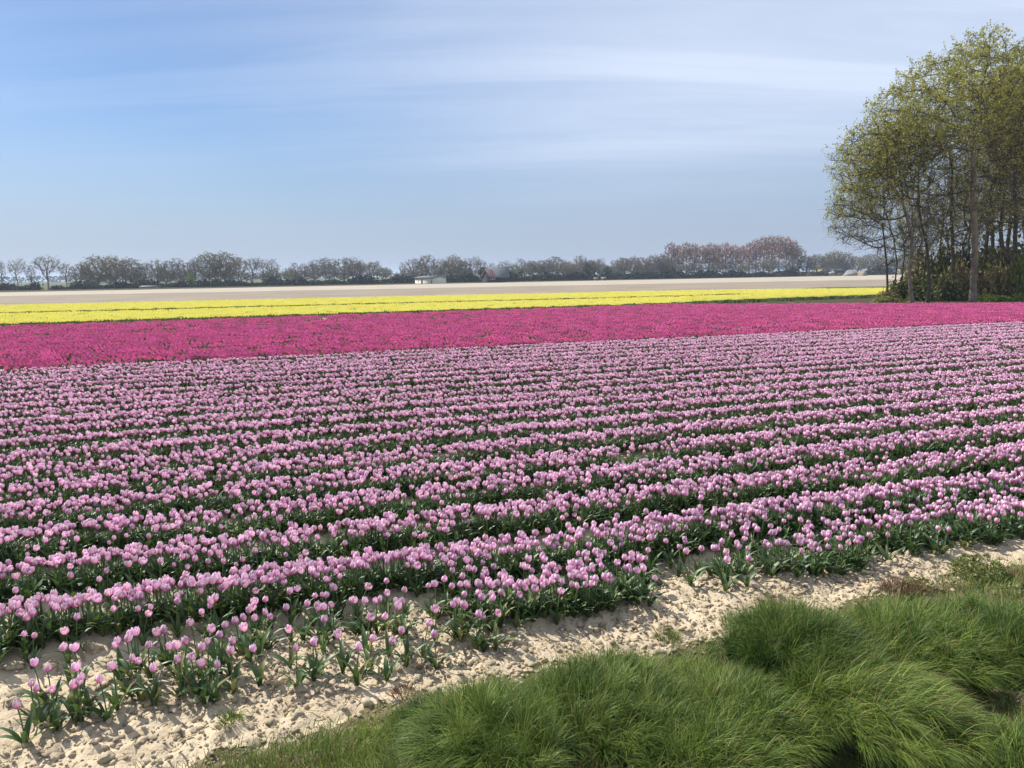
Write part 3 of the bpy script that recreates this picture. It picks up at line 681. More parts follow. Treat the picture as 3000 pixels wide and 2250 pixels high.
tag(o, 'brown dead stalks scattered through the grass verge', 'grass', kind='stuff')

# straw and leaf litter on the soil
nl_ = 2600; u = rg.uniform(-3, 9, nl_); v = rg.uniform(3.75, 4.9, nl_); P = uv2xy(u, v)
LV_, LF_, LT_ = None, None, None
def litter():
    a = rg.uniform(0, 6.28, nl_); L_ = rg.uniform(.008, .032, nl_); d = np.stack([np.cos(a), np.sin(a), rg.uniform(-.2, .3, nl_)], 1); q = np.stack([-np.sin(a), np.cos(a), np.zeros(nl_)], 1)
    C = np.stack([P[:, 0], P[:, 1], gz(u, v) + .007], 1); w = rg.uniform(.0012, .004, nl_)[:, None]
    V = np.stack([C - d * L_[:, None] - q * w, C - d * L_[:, None] + q * w, C + d * L_[:, None] + q * w, C + d * L_[:, None] - q * w], 1).reshape(-1, 3)
    o = link('plant_litter', mesh('plant_litter', V, np.arange(nl_ * 4).reshape(-1, 4), [MT['straws']], {'tone': np.repeat(rg.uniform(0, 1, nl_), 4)})); tag(o, 'bits of straw and dry leaf lying on the soil strip', 'litter', kind='stuff')
litter()
# small tufts and weeds standing on the soil
def tuft(px, py, rad, L, n, m, label, name='grass_tuft', lean=(0, 0), spread=1.0, tone=.5, cat='grass tuft', group='small tufts on the bare soil', w=.004):
    x0, y0 = gp(px, py); z0 = float(ground_z(np.array([x0]), np.array([y0]))[0]) - .01
    r = rad * np.sqrt(rg.uniform(0, 1, n)); a = rg.uniform(0, 6.28, n); P = np.stack([r * np.cos(a), r * np.sin(a), np.zeros(n)], 1)
    le = P[:, :2] / rad * spread + np.array(lean) + rg.normal(0, .25, (n, 2))
    V, F, T = blades(P, L * rg.uniform(.5, 1.1, n), le, rg.uniform(.3, .8, n), w * rg.uniform(.7, 1.3, n), 4, rg, np.clip(tone + rg.normal(0, .2, n), 0, 1))
    o = link(name, mesh(name, V, F, [m], {'tone': T})); o.location = (x0, y0, z0); tag(o, label, cat, group); return o
tuft(680, 2140, .05, .09, 160, MT['grass'], 'small green tuft on the soil above the left end of the grass')
tuft(1182, 2045, .06, .08, 150, MT['drygrass'], 'brownish tuft on the soil above the dark upright tussock')
tuft(1956, 1878, .07, .10, 220, MT['weed'], 'low yellow-green tuft on the soil, left of two similar tufts')
tuft(2145, 1842, .06, .12, 200, MT['weed'], 'taller thin tuft on the soil near the middle of the bare strip')
tuft(2290, 1835, .13, .20, 500, MT['drygrass'], 'patch of reddish brown stalks behind the tall dark tussock', spread=.4)
tuft(2650, 1745, .14, .12, 500, MT['drygrass'], 'brown stalks at the grass edge left of the bushy weed', spread=.6)
tuft(2975, 1705, .08, .10, 200, MT['drygrass'], 'reddish low weed at the right edge of the photo', spread=.8)
def leafy(px, py, rad, h, n, m, label, sz=.02):
    x0, y0 = gp(px, py); z0 = float(ground_z(np.array([x0]), np.array([y0]))[0]) - .01
    e = empty('weed_plant', (x0, y0, z0)); tag(e, label, 'weed', 'leafy weeds at the grass edge')
    ns = 60; r = rad * np.sqrt(rg.uniform(0, 1, ns)); a = rg.uniform(0, 6.28, ns); P0 = np.stack([r * .5 * np.cos(a), r * .5 * np.sin(a), r * 0], 1)
    V, F, T = blades(P0, h * rg.uniform(.7, 1.1, ns), P0[:, :2] / rad * 1.4, rg.uniform(.3, .6, ns), np.full(ns, .005), 4, rg, rg.uniform(0, 1, ns))
    link('stalks', mesh('stalks', V, F, [MT['weed']], {'tone': T}), e)
    r = rg.uniform(.3, 1, n) ** .5; a = rg.uniform(0, 6.28, n); ph = rg.uniform(.05, 1, n)
    C = np.stack([rad * r * np.cos(a) * np.sqrt(1 - (ph * .8) ** 2), rad * r * np.sin(a) * np.sqrt(1 - (ph * .8) ** 2), h * ph], 1)
    V, F, T = leafquads(C, sz, rg, .5); link('foliage', mesh('foliage', V, F, [m], {'tone': T}), e)
def leafquads(C, s, rg, up=.3, tone=None):
    n = len(C); a = rg.normal(size=(n, 3)); a /= np.linalg.norm(a, axis=1)[:, None]
    b = np.cross(a, rg.normal(size=(n, 3)) + np.array([0, 0, up])); b /= np.linalg.norm(b, axis=1)[:, None]
    s = s * rg.uniform(.6, 1.3, n)[:, None]
    V = np.stack([C - a * s * .5, C + b * s * .32, C + a * s * .5, C - b * s * .32], 1).reshape(-1, 3)
    F = np.arange(n * 4).reshape(-1, 4)
    if tone is None: tone = rg.uniform(0, 1, n)
    return V, F, np.repeat(tone, 4)
leafy(2865, 1700, .20, .13, 1500, MT['weed'], 'bushy yellow-green weed standing on the soil by the right edge')
leafy(2690, 1735, .15, .08, 500, MT['weed'], 'low leafy weed between brown stalks and the bushy weed')
leafy(2990, 1800, .18, .10, 500, MT['weed'], 'low leafy weed in the grass under the right edge')

# ------------------------------------------------------------------ trees
def frusta(P0, P1, r0, r1, k):
    n = len(P0); d = P1 - P0; L = np.linalg.norm(d, axis=1)[:, None] + 1e-9; d = d / L
    ref = np.where(np.abs(d[:, 2:3]) < .9, np.array([[0, 0, 1.0]]), np.array([[1.0, 0, 0]]))
    a = np.cross(d, ref); a /= np.linalg.norm(a, axis=1)[:, None]; b = np.cross(d, a)
    th = np.arange(k) * 2 * np.pi / k; c = np.cos(th)[None, :, None]; s = np.sin(th)[None, :, None]
    o = a[:, None] * c + b[:, None] * s
    A = P0[:, None] + o * r0[:, None, None]; B = P1[:, None] + o * r1[:, None, None]
    V = np.concatenate([A, B], 1).reshape(-1, 3); base = np.arange(n)[:, None] * 2 * k; i = np.arange(k)[None]; j = (np.arange(k) + 1)[None] % k
    F = np.stack([base + i, base + j, base + k + j, base + k + i], -1).reshape(-1, 4)
    return V, F[:, ::-1]
def colonize(trunk, att, step, infl, kill, iters=90, tropism=(0, 0, .05), rng=None):
    nodes = [np.array(p, float) for p in trunk]; par = [-1] + list(range(len(trunk) - 1))
    att = att.copy(); alive = np.ones(len(att), bool)
    NP = np.array(nodes); D = np.linalg.norm(att[:, None] - NP[None], axis=2); near = D.argmin(1); nd = D.min(1)
    for it in range(iters):
        act = alive & (nd < infl)
        if not act.any():
            if not alive.any(): break
            act = alive & (nd <= nd[alive].min() + step)
        g = {}
        idx = np.where(act)[0]; dirs = att[idx] - NP[near[idx]]; dirs /= np.linalg.norm(dirs, axis=1)[:, None] + 1e-9
        tgt, inv = np.unique(near[idx], return_inverse=True); S = np.zeros((len(tgt), 3)); np.add.at(S, inv, dirs)
        S += rng.normal(0, .18, S.shape) + np.array(tropism); S /= np.linalg.norm(S, axis=1)[:, None] + 1e-9
        new = NP[tgt] + S * step
        dd = np.linalg.norm(new[:, None] - NP[None], axis=2).min(1) if len(NP) * len(new) < 4e6 else np.full(len(new), 1)
        ok = dd > step * .35; new = new[ok]; tgt = tgt[ok]
        if len(new) == 0: break
        base = len(NP); NP = np.concatenate([NP, new]); par += tgt.tolist()
        D = np.linalg.norm(att[:, None] - new[None], axis=2); m = D.min(1); am = D.argmin(1); b = m < nd; nd = np.where(b, m, nd); near = np.where(b, am + base, near)
        alive &= nd > kill
    return NP, np.array(par)
def tree_geo(trunk, ells, natt, step, r_tip, r_base, seed, expo=2.4, twig_n=3, twig_l=(.35, .8), shell=.35, leafn=2.0, leafs=.13, leafz=None, kill=None, thick=.07, tleaf=.5):
    """returns (trunk arrays, branch arrays, leaf arrays); ells: (cx,cy,cz,rx,ry,rz,weight)"""
    rg = np.random.default_rng(seed); w = np.array([e[6] for e in ells], float); w /= w.sum()
    A = []
    for e, ww in zip(ells, w):
        n = int(natt * ww); d = rg.normal(size=(n, 3)); d /= np.linalg.norm(d, axis=1)[:, None]; r = rg.uniform(shell ** 3, 1, n) ** (1 / 3)
        A.append(np.array(e[:3]) + d * r[:, None] * np.array(e[3:6]))
    A = np.concatenate(A); A = A[A[:, 2] > 1.0]
    NP, par = colonize(trunk, A, step, step * 6, kill or step * 1.1, rng=rg)
    n = len(NP); cnt = np.zeros(n)
    kids = np.bincount(par[1:], minlength=n); acc = np.where(kids == 0, 1.0, 0.0)
    for i in range(n - 1, 0, -1): acc[par[i]] += acc[i]
    rad = r_tip * acc ** (1 / expo); f = r_base / rad[0]
    blend = (rad / rad[0]) ; rad = rad * (1 + (f - 1) * blend ** .7)
    rad = np.maximum(rad, r_tip)
    nt = len(trunk); 
    p0 = NP[par[1:]]; p1 = NP[1:]; ra = np.minimum(rad[par[1:]], rad[1:] * 1.35); rb = rad[1:].copy()
    ti = np.arange(1, n) < nt
    ra = np.where(ti, rad[par[1:]], ra)
    if ti.any():
        ta_ = np.linspace(1, .62, nt); ra[:nt - 1] *= ta_[:-1]; rb[:nt - 1] *= ta_[1:]; ra[0] = ra[0] * 1.3
    big = np.zeros(n - 1, bool)
    for i in range(n - 1): big[i] = (ti[i] or rb[i] > thick) and (par[i + 1] == 0 or big[par[i + 1] - 1])
    def grab(m, k):
        if not m.any(): return np.zeros((0, 3)), np.zeros((0, 4), int)
        return frusta(p0[m], p1[m] + (p1[m] - p0[m]) * .06, ra[m], rb[m], k)
    TV, TF = grab(big, 8); BV, BF = grab(~big, 4)
    # twigs
    tip = np.where(rad < r_tip * 2.6)[0]; tip = np.repeat(tip, twig_n); m = len(tip)
    pd = NP[tip] - NP[np.maximum(par[tip], 0)]; pd /= np.linalg.norm(pd, axis=1)[:, None] + 1e-9
    q0 = NP[tip] + pd * rg.uniform(-step, 0, m)[:, None]; dr = pd * .8 + rg.normal(0, .55, (m, 3)) + np.array([0, 0, .12]); dr /= np.linalg.norm(dr, axis=1)[:, None]
    ll = rg.uniform(*twig_l, m)[:, None]; q1 = q0 + dr * ll * .55; dr2 = dr + rg.normal(0, .35, (m, 3)); q2 = q1 + dr2 * ll * .5
    z = np.zeros(m)
    v1, f1 = frusta(q0, q1, z + r_tip * .7, z + r_tip * .5, 3); v2, f2 = frusta(q1, q2, z + r_tip * .5, z + r_tip * .3, 3)
    F_ = [BF, f1 + len(BV), f2 + len(BV) + len(v1)]; BV = np.concatenate([BV, v1, v2]); BF = np.concatenate(F_)
    # leaves near the twig tips
    nl = int(m * leafn); C = np.zeros((0, 3))
    if nl:
        i = rg.integers(0, m, nl)
        if m > 3000 or leafn > 3: i = i[rg.uniform(0, 1, nl) < .35 + .9 * (((i // twig_n) * 7919 % 101) / 101 > .35)]
        t = rg.uniform(.55, 1.12, len(i))[:, None]; C = q1[i] * (1 - t) + q2[i] * t + rg.normal(0, .085, (len(i), 3)) * twig_l[1] / .8
        if leafz is not None: C = C[rg.uniform(0, 1, len(C)) < leafz(C)]
    LV, LF, LT = leafquads(C, leafs, rg, .3, np.clip(tleaf + rg.normal(0, .25, len(C)), 0, 1)) if len(C) else (C, np.zeros((0, 4), int), C[:, 0])
    return (TV, TF), (BV, BF), (LV, LF, LT)
def tree(name, loc, geo, bark, leafm, label, cat='tree', group=None, twigm=None):
    e = empty(name, loc); tag(e, label, cat, group); (TV, TF), (BV, BF), (LV, LF, LT) = geo; k = []
    if len(TV): k.append(link('trunk', mesh('trunk', TV, TF, [bark], smooth=True), e))
    if len(BV): k.append(link('branches', mesh('branches', BV, BF, [twigm or bark]), e))
    if len(LV): k.append(link('crown', mesh('crown', LV, LF, [leafm], {'tone': LT}), e))
    KIDS[e.name] = k; return e
def local(px, py, Y, base): return tuple(np.array(at(px, py, Y)) - np.array(base))
def ell(px, py, Y, rx, rz, base, w=1, ry=None, dy=0):
    s = Y / FPX; c = at(px, py, Y); return (c[0] - base[0], c[1] - base[1] + dy, c[2] - base[2], rx * s, (ry or rx) * s, rz * s, w)
def gbase(px, py, extra=0):
    x, y = gp(px, py); return (x, y, 0.02)
# the tall oak at the front of the wood
b = gbase(2850, 888); Y = b[1]
T = [(0, 0, 0)] + [local(*p, Y + d, b) for p, d in [((2851, 845), 0), ((2853, 800), 0), ((2856, 750), 0), ((2857, 700), 0), ((2855, 650), 0), ((2852, 600), 0), ((2851, 560), 0), ((2853, 520), 0), ((2850, 480), 0), ((2852, 440), 0), ((2857, 400), .2), ((2864, 360), .4), ((2868, 320), .6), ((2874, 285), .6), ((2876, 250), .5)]]
E_ = [ell(2790, 310, Y, 190, 150, b, 2.4), ell(2885, 215, Y, 105, 115, b, 1.7), ell(2670, 370, Y, 140, 110, b, 1.5), ell(2560, 440, Y, 100, 90, b, 1.0), ell(2960, 380, Y, 130, 170, b, 1.1), ell(2750, 500, Y, 130, 100, b, .5), ell(2900, 560, Y, 110, 110, b, .4)]
zt = lambda s: (lambda C: np.clip((C[:, 2] - s) / 5, .12, 1))
geo = tree_geo(T, E_, 2300, .42, .012, .215, 1, expo=2.3, twig_n=4, leafn=11, leafs=.13, leafz=zt(7.5), shell=.62)
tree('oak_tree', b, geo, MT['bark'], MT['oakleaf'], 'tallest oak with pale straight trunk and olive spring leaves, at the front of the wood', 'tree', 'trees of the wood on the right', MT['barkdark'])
# leaning edge trees
EDGE = [((2672, 889), [(2668, 850), (2664, 800), (2672, 740), (2668, 680), (2655, 630), (2640, 580)], [(2560, 520, 120, 110, 2), (2500, 620, 75, 100, 1), (2600, 690, 80, 60, .5), (2640, 440, 110, 80, 1), (2500, 480, 70, 60, .7)], .20, 'leaning tree with a pale lower trunk and a crown spreading far left', 1500, 3.0, 4.0),
        ((2596, 886), [(2600, 840), (2598, 780), (2592, 720), (2585, 660)], [(2530, 650, 90, 80, 1), (2475, 640, 50, 80, .7), (2560, 560, 60, 60, .4), (2600, 760, 50, 40, .3)], .12, 'thin leftmost tree of the wood with drooping bare twigs', 800, 1.2, 4.0),
        ((2625, 882), [(2622, 830), (2628, 770), (2618, 700), (2600, 640)], [(2580, 560, 80, 90, 1), (2620, 480, 60, 60, .5)], .09, 'very thin curved tree second from the left of the wood', 500, 1.5, 4.5),
        ((2718, 888), [(2722, 840), (2720, 780), (2716, 720), (2700, 660), (2690, 600)], [(2660, 470, 100, 110, 1), (2720, 560, 90, 100, .6), (2690, 700, 70, 70, .5)], .17, 'dark crooked tree between the leaning tree and the ivy-clad trunk', 1000, 2.0, 5.5),
        ((2796, 886), [(2794, 830), (2792, 760), (2790, 690), (2786, 620), (2788, 550), (2790, 490)], [(2780, 430, 110, 130, 1), (2740, 330, 90, 90, .7), (2790, 650, 80, 90, .6)], .19, 'dark straight tree just left of the pale oak trunk', 1000, 2.0, 6.5),
        ((2978, 886), [(2976, 820), (2972, 740), (2976, 650), (2972, 560), (2976, 480)], [(3010, 390, 120, 190, 1.4), (2965, 330, 80, 120, .8), (2950, 650, 90, 120, .7)], .24, 'dark tree with reddish buds at the right edge of the photo', 1300, 3.0, 4.0)]
for j, (bp, tk, el, rbse, lab, na, lf, zz_) in enumerate(EDGE):
    b = gbase(*bp); Y = b[1] + [0, 0, 1, .8, 2.0, 2.5][j]; b = (at(bp[0], bp[1], Y)[0], Y, 0.02)
    T = [(0, 0, 0)] + [local(x, y, Y, b) for x, y in tk]
    geo = tree_geo(T, [ell(x, y, Y, rx, rz, b, w) for x, y, rx, rz, w in el], na, .40, .012, rbse * .72, 20 + j, expo=2.45, twig_n=5, leafn=lf * 2.0, leafs=.125, leafz=zt(zz_), shell=.3)
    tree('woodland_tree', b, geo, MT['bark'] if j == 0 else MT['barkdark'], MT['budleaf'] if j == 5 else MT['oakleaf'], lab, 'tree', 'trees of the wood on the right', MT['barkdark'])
# slender trees deeper in the wood: three forms, copied
forms = []
for j in range(3):
    hgt = 15; rg3 = random.Random(j)
    T = [(0, 0, 0)] + [(rg3.uniform(-.15, .15) * i * .5, rg3.uniform(-.2, .2), i * 1.4) for i in range(1, 6)]
    forms.append(tree_geo(T, [(0, 0, 10.5, 2.6, 2.6, 4.6, 1), (rg3.uniform(-1, 1), 0, 6.5, 1.6, 1.6, 2.5, .3)], 700, .42, .013, .15, 60 + j, twig_n=3, leafn=1.6 if j != 1 else .8, leafs=.15, shell=.2))
inner = [(2640, 60, 0, .85), (2685, 64, 1, .95), (2705, 58, 1, .8), (2745, 60, 2, 1.0), (2765, 66, 0, 1.05), (2815, 58, 1, 1.05), (2830, 63, 2, 1.1), (2880, 57, 0, 1.1), (2895, 63, 1, 1.15), (2925, 56.5, 2, 1.15), (2945, 61, 0, 1.2), (2962, 66, 1, 1.2), (2992, 58, 2, 1.25), (3015, 55, 0, 1.2), (3045, 62, 1, 1.25), (3090, 57, 2, 1.2), (3150, 60, 0, 1.3), (3220, 58, 1, 1.2), (2660, 70, 2, .9), (2850, 72, 0, 1.1)]
first = {}
for j, (px, Y, k, s) in enumerate(inner):
    x = at(px, 860, Y)[0]
    lab = f'slender dark tree inside the wood, {ordinal(j)} from the left of the trunks behind the front trees'
    if k not in first:
        e = tree('slender_tree', (x, Y, .02), forms[k], MT['barkdark'], [MT['oakleaf'], MT['budleaf'], MT['oakleaf']][k], lab, 'tree', 'slender trees inside the wood'); first[k] = e
    else:
        e = copy_tree(first[k]); e.location = (x, Y, .02)
    if px < 2870: s *= .68
    e.scale = (s * .95, s * .95, s); e.rotation_euler = (0, 0, j * 1.7)
for j, o in enumerate(sorted([o for o in col.objects if o.name.startswith('slender_tree')], key=lambda o: proj(o.location[:])[0])):
    tag(o, f'slender dark tree inside the wood, {ordinal(j)} trunk from the left', 'tree', 'slender trees inside the wood')
# undergrowth: single bushes
def bush_geo(seed, n=2600, s=.17):
    rg_ = np.random.default_rng(seed); d = rg_.normal(size=(n, 3)); d /= np.linalg.norm(d, axis=1)[:, None]; r = rg_.uniform(.15, 1, n) ** .5
    C = d * r[:, None]; C[:, 2] = np.abs(C[:, 2]); lum = (1 + .38 * np.sin(3.4 * C[:, 0] + seed) * np.cos(3.1 * C[:, 1] + seed) + .22 * np.sin(8 * C[:, 0]) * np.sin(7 * C[:, 1] + 1)) * np.where(rg_.uniform(0, 1, n) < .15, 1.22, 1); C = C * lum[:, None]
    LV, LF, LT = leafquads(C, s, rg_, .2)
    m = 60; q1 = C[:m * 3:3] * .95; z = np.zeros(len(q1)); q0 = q1 * .08; q0[:, 2] = 0
    BV, BF = frusta(q0, q1, z + .02, z + .006, 3)
    return (np.zeros((0, 3)), None), (BV, BF), (LV, LF, LT)
def put_bush(name, px, Y, w, h, geo, m, lab, grp, proto={}):
    x = at(px, 880, Y)[0]; key = (id(geo), m.name)
    if key not in proto: e = tree(name, (x, Y, .02), geo, MT['barkdark'], m, lab, 'bush', grp); proto[key] = e
    else: e = copy_tree(proto[key]); e.name = name; e.location = (x, Y, .02); tag(e, lab, 'bush', grp)
    e.scale = (w / 2, w / 2, h); e.rotation_euler = (0, 0, random.uniform(0, 6)); return e
BG = [bush_geo(i) for i in range(3)]
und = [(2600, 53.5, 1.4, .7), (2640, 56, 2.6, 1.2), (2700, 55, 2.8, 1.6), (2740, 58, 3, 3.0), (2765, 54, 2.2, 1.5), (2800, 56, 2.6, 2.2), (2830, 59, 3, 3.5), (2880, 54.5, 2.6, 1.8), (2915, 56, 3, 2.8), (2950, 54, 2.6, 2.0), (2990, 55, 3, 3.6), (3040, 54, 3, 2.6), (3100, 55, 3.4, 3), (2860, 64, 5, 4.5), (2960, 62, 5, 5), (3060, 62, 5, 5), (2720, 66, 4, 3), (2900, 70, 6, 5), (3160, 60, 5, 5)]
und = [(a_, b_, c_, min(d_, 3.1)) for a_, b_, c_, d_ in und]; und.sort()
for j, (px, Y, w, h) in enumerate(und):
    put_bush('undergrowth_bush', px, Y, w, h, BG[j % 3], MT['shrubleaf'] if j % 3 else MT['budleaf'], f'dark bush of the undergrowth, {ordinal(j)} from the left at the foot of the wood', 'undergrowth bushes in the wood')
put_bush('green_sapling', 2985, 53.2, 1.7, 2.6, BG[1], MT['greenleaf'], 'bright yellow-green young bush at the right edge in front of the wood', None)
put_bush('green_sapling', 2604, 52.6, 1.8, .35, BG[0], MT['greenleaf'], 'low green growth round the foot of the leftmost thin tree', None)
put_bush('green_sapling', 2915, 52.6, 2.6, .40, BG[2], MT['greenleaf'], 'low green growth right of the pale oak trunk', None)

# ------------------------------------------------------------------ the distant row
def far_form(seed, ells, trunk_top, rb, natt, leafn, leafs, poplar=False):
    T = [(0, 0, 0)] + [(random.Random(seed + i).uniform(-.08, .08), 0, trunk_top * (i + 1) / 4) for i in range(4)]
    return tree_geo(T, ells, natt, .45 if not poplar else .40, .028, rb, seed, twig_n=3, twig_l=(.4, .9), leafn=leafn, leafs=leafs, shell=.15, thick=.12, kill=.6)
FORMS = {  # ten metres tall each
    'round': far_form(201, [(0, 0, 6.6, 3.2, 3.2, 3.2, 1)], 3.2, .22, 420, 1.6, .26),
    'vase': far_form(202, [(0, 0, 7.4, 2.9, 2.9, 2.4, 1), (0, 0, 5, 1.6, 1.6, 1.8, .3)], 3.0, .2, 380, 1.2, .24),
    'lobed': far_form(203, [(-1.2, 0, 6.6, 1.8, 2, 2.6, 1), (1.3, .3, 7.2, 1.7, 2, 2.6, 1)], 2.8, .2, 400, 1.5, .24),
    'narrow': far_form(204, [(0, 0, 6.2, 1.6, 1.6, 3.7, 1)], 3.4, .17, 300, 1.5, .24),
    'full': far_form(205, [(0, 0, 6.0, 3.6, 3.4, 3.8, 1)], 2.0, .25, 600, 3.2, .30),
    'poplar': far_form(206, [(0, 0, 6.9, 1.8, 1.8, 3.0, 1)], 4.5, .13, 380, 5.0, .26, True),
}
FM = {'g': ('grey bare', 'fartwig'), 'o': ('olive budding', 'farolive'), 'v': ('fresh green', 'fargreen'), 'd': ('dark evergreen', 'fardark'), 'r': ('reddish brown', 'farred')}
far = [(8, 762, 34, 'narrow', 'g'), (55, 755, 50, 'lobed', 'o'), (95, 775, 36, 'narrow', 'g'), (143, 748, 82, 'vase', 'o'), (197, 770, 52, 'vase', 'g'),
       (240, 772, 58, 'round', 'o'), (290, 750, 96, 'full', 'o'), (335, 750, 80, 'full', 'o'), (385, 757, 84, 'full', 'o'), (430, 768, 60, 'round', 'o'), (465, 760, 66, 'vase', 'g'), (500, 762, 56, 'round', 'g'), (527, 755, 50, 'narrow', 'g'), (560, 765, 52, 'round', 'o'), (575, 752, 40, 'narrow', 'g'), (615, 741, 86, 'full', 'o'), (660, 739, 92, 'full', 'o'), (700, 750, 70, 'round', 'o'), (742, 756, 52, 'vase', 'g'), (770, 753, 46, 'lobed', 'g'), (800, 758, 46, 'narrow', 'o'),
       (842, 785, 34, 'narrow', 'v'), (866, 768, 42, 'narrow', 'g'), (893, 770, 34, 'vase', 'g'), (921, 760, 42, 'narrow', 'g'), (955, 752, 62, 'lobed', 'g'), (980, 757, 40, 'narrow', 'g'), (1010, 755, 66, 'vase', 'g'), (1034, 752, 60, 'vase', 'g'), (1060, 762, 48, 'lobed', 'g'), (1085, 768, 38, 'narrow', 'g'), (1107, 764, 28, 'narrow', 'g'), (1131, 782, 46, 'round', 'v'), (1162, 803, 30, 'full', 'd'),
       (1181, 768, 24, 'narrow', 'g'), (1212, 757, 60, 'vase', 'g'), (1250, 745, 66, 'round', 'g'), (1292, 757, 50, 'vase', 'g'), (1330, 748, 66, 'full', 'o'), (1360, 762, 50, 'round', 'g'), (1382, 750, 56, 'lobed', 'g'), (1408, 760, 46, 'vase', 'g'), (1416, 782, 30, 'full', 'd'), (1442, 770, 36, 'narrow', 'g'), (1482, 764, 56, 'vase', 'g'), (1482, 792, 28, 'full', 'd'), (1510, 776, 52, 'full', 'v'), (1528, 757, 44, 'narrow', 'g'), (1550, 762, 46, 'round', 'g'), (1578, 761, 54, 'round', 'o'), (1605, 760, 50, 'full', 'g'), (1630, 750, 60, 'round', 'g'), (1665, 765, 54, 'full', 'o'), (1700, 747, 50, 'vase', 'g'), (1727, 764, 48, 'full', 'd'), (1757, 755, 48, 'lobed', 'g'), (1780, 778, 32, 'full', 'd'), (1808, 760, 50, 'round', 'g'), (1830, 756, 50, 'round', 'g'), (1856, 752, 54, 'full', 'g'), (1885, 752, 50, 'round', 'g'), (1915, 747, 56, 'full', 'g'), (1940, 744, 52, 'full', 'g'), (1947, 774, 34, 'full', 'v')]
for i, x in enumerate([1966, 1988, 2010, 2033, 2056, 2078, 2100, 2124, 2147, 2170]): far.append((x, [713, 722, 712, 716, 721, 714, 718, 713, 719, 722][i], 46, 'poplar', 'r'))
for x, t in [(2194, 714), (2214, 703), (2236, 696), (2258, 693), (2280, 694), (2302, 697), (2322, 708), (2337, 728)]: far.append((x, t, 50, 'poplar', 'r'))
far += [(2362, 750, 60, 'full', 'o'), (2392, 746, 66, 'full', 'g'), (2425, 742, 56, 'full', 'g'), (2447, 735, 56, 'full', 'o'), (2478, 740, 56, 'full', 'g'), (2512, 752, 60, 'full', 'o'), (2545, 745, 60, 'full', 'g'), (2585, 748, 70, 'full', 'o'), (2640, 750, 80, 'full', 'g'), (2700, 745, 80, 'full', 'o')]
rf_ = random.Random(9)
far = [(*t, 0) for t in far]
for x in list(range(225, 830, 34)) + list(range(850, 1150, 40)) + list(range(1200, 1420, 36)) + list(range(1530, 1960, 34)) + list(range(1960, 2345, 26)):
    far.append((x + rf_.uniform(-8, 8), ln('base', x) - (rf_.uniform(40, 66) if x < 1960 else rf_.uniform(46, 62)), rf_.uniform(46, 64), 'full' if rf_.random() < .6 else 'round', 'o' if rf_.random() < .55 else 'g', 1))
sections = [(0, 217, 'open row at the far left'), (217, 820, 'dense olive stretch of the distant row'), (820, 1172, 'thin grey stretch left of the gap'), (1172, 1410, 'stretch round the cream barn'), (1410, 1535, 'trees by the red gabled farmhouse'),
            (1535, 1955, 'stretch between farmhouse and poplars'), (1955, 2182, 'even row of reddish poplars'), (2182, 2350, 'domed group of tallest poplars'), (2350, 3000, 'low trees behind the farm shed')]
far.sort(); cntr = {}; proto = {}
for (px, top, w, form, c, bk) in far:
    by = ln('base', px) - (0 if px < 2350 else -1) ; x, y = gp(px, by)
    off = (random.uniform(1, 7) if px < 2350 else random.uniform(12, 30)) + (random.uniform(-3, 12) if px > 1960 else 12) * bk
    x, y = x * (y + off) / y, y + off
    H = (by - top) / FPX * y * 1.02; wm = w / FPX * y
    nmn = {'poplar': 'poplar_tree'}.get(form, 'evergreen_tree' if c == 'd' else 'distant_tree')
    si = [i for i, s in enumerate(sections) if s[0] <= px < s[1]][0]; cntr[si] = cntr.get(si, 0) + 1
    shape = {'round': 'round-crowned', 'vase': 'spreading', 'lobed': 'two-lobed', 'narrow': 'narrow', 'full': 'broad dense', 'poplar': 'slim'}[form]
    if bk: shape = 'lower ' + shape
    lab = f'{FM[c][0]} {shape} tree, {ordinal(cntr[si] - 1)} of the {sections[si][2]}'
    key = (form, c)
    if key not in proto:
        e = tree(nmn, (x, y, 0), FORMS[form], MT['fardark'] if c == 'd' else MT['fartwig'], MT[FM[c][1]], lab, 'tree', 'distant trees: ' + sections[si][2], MT['fardark'] if c == 'd' else MT['fartwig']); proto[key] = e
    else: e = copy_tree(proto[key]); e.name = nmn; e.location = (x, y, 0); tag(e, lab, 'tree', 'distant trees: ' + sections[si][2])
    fw = {'round': 6.6, 'vase': 6.0, 'lobed': 6.0, 'narrow': 3.6, 'full': 7.4, 'poplar': 3.9}[form]
    e.scale = (wm / fw, wm / fw, H / 10.2); e.rotation_euler = (0, 0, random.uniform(0, 6.28))
# bushes along its foot
rb_ = random.Random(5); FB = [bush_geo(70 + i, 500, .34) for i in range(3)]; n_b = 0
pxs = sorted([12, 32, 70, 105, 172, 200] + list(range(235, 1180, 31)) + list(range(1190, 1226, 18)) + list(range(1300, 1420, 24)) + [1465, 1495] + list(range(1540, 2350, 30)) + [2400, 2560, 2600])
for px in pxs:
    by = ln('base', px); x, y = gp(px, by); y2 = y + rb_.uniform(-1, 3); x = x * y2 / y; hpx = rb_.uniform(8, 22); wpx = rb_.uniform(44, 90) if px > 217 else rb_.uniform(36, 60)
    g = FB[n_b % 3]; n_b += 1; key = ('b', id(g)); lab = f'dark bush at the foot of the distant trees, {ordinal(n_b - 1)} from the left'
    if key not in proto: e = tree('distant_bush', (x, y2, 0), g, MT['fardark'], MT['fardark'], lab, 'bush', 'bushes along the foot of the distant trees'); proto[key] = e
    else: e = copy_tree(proto[key]); e.location = (x, y2, 0); tag(e, lab, 'bush', 'bushes along the foot of the distant trees')
    e.scale = (wpx / FPX * y / 2, wpx / FPX * y / 3, hpx / FPX * y)
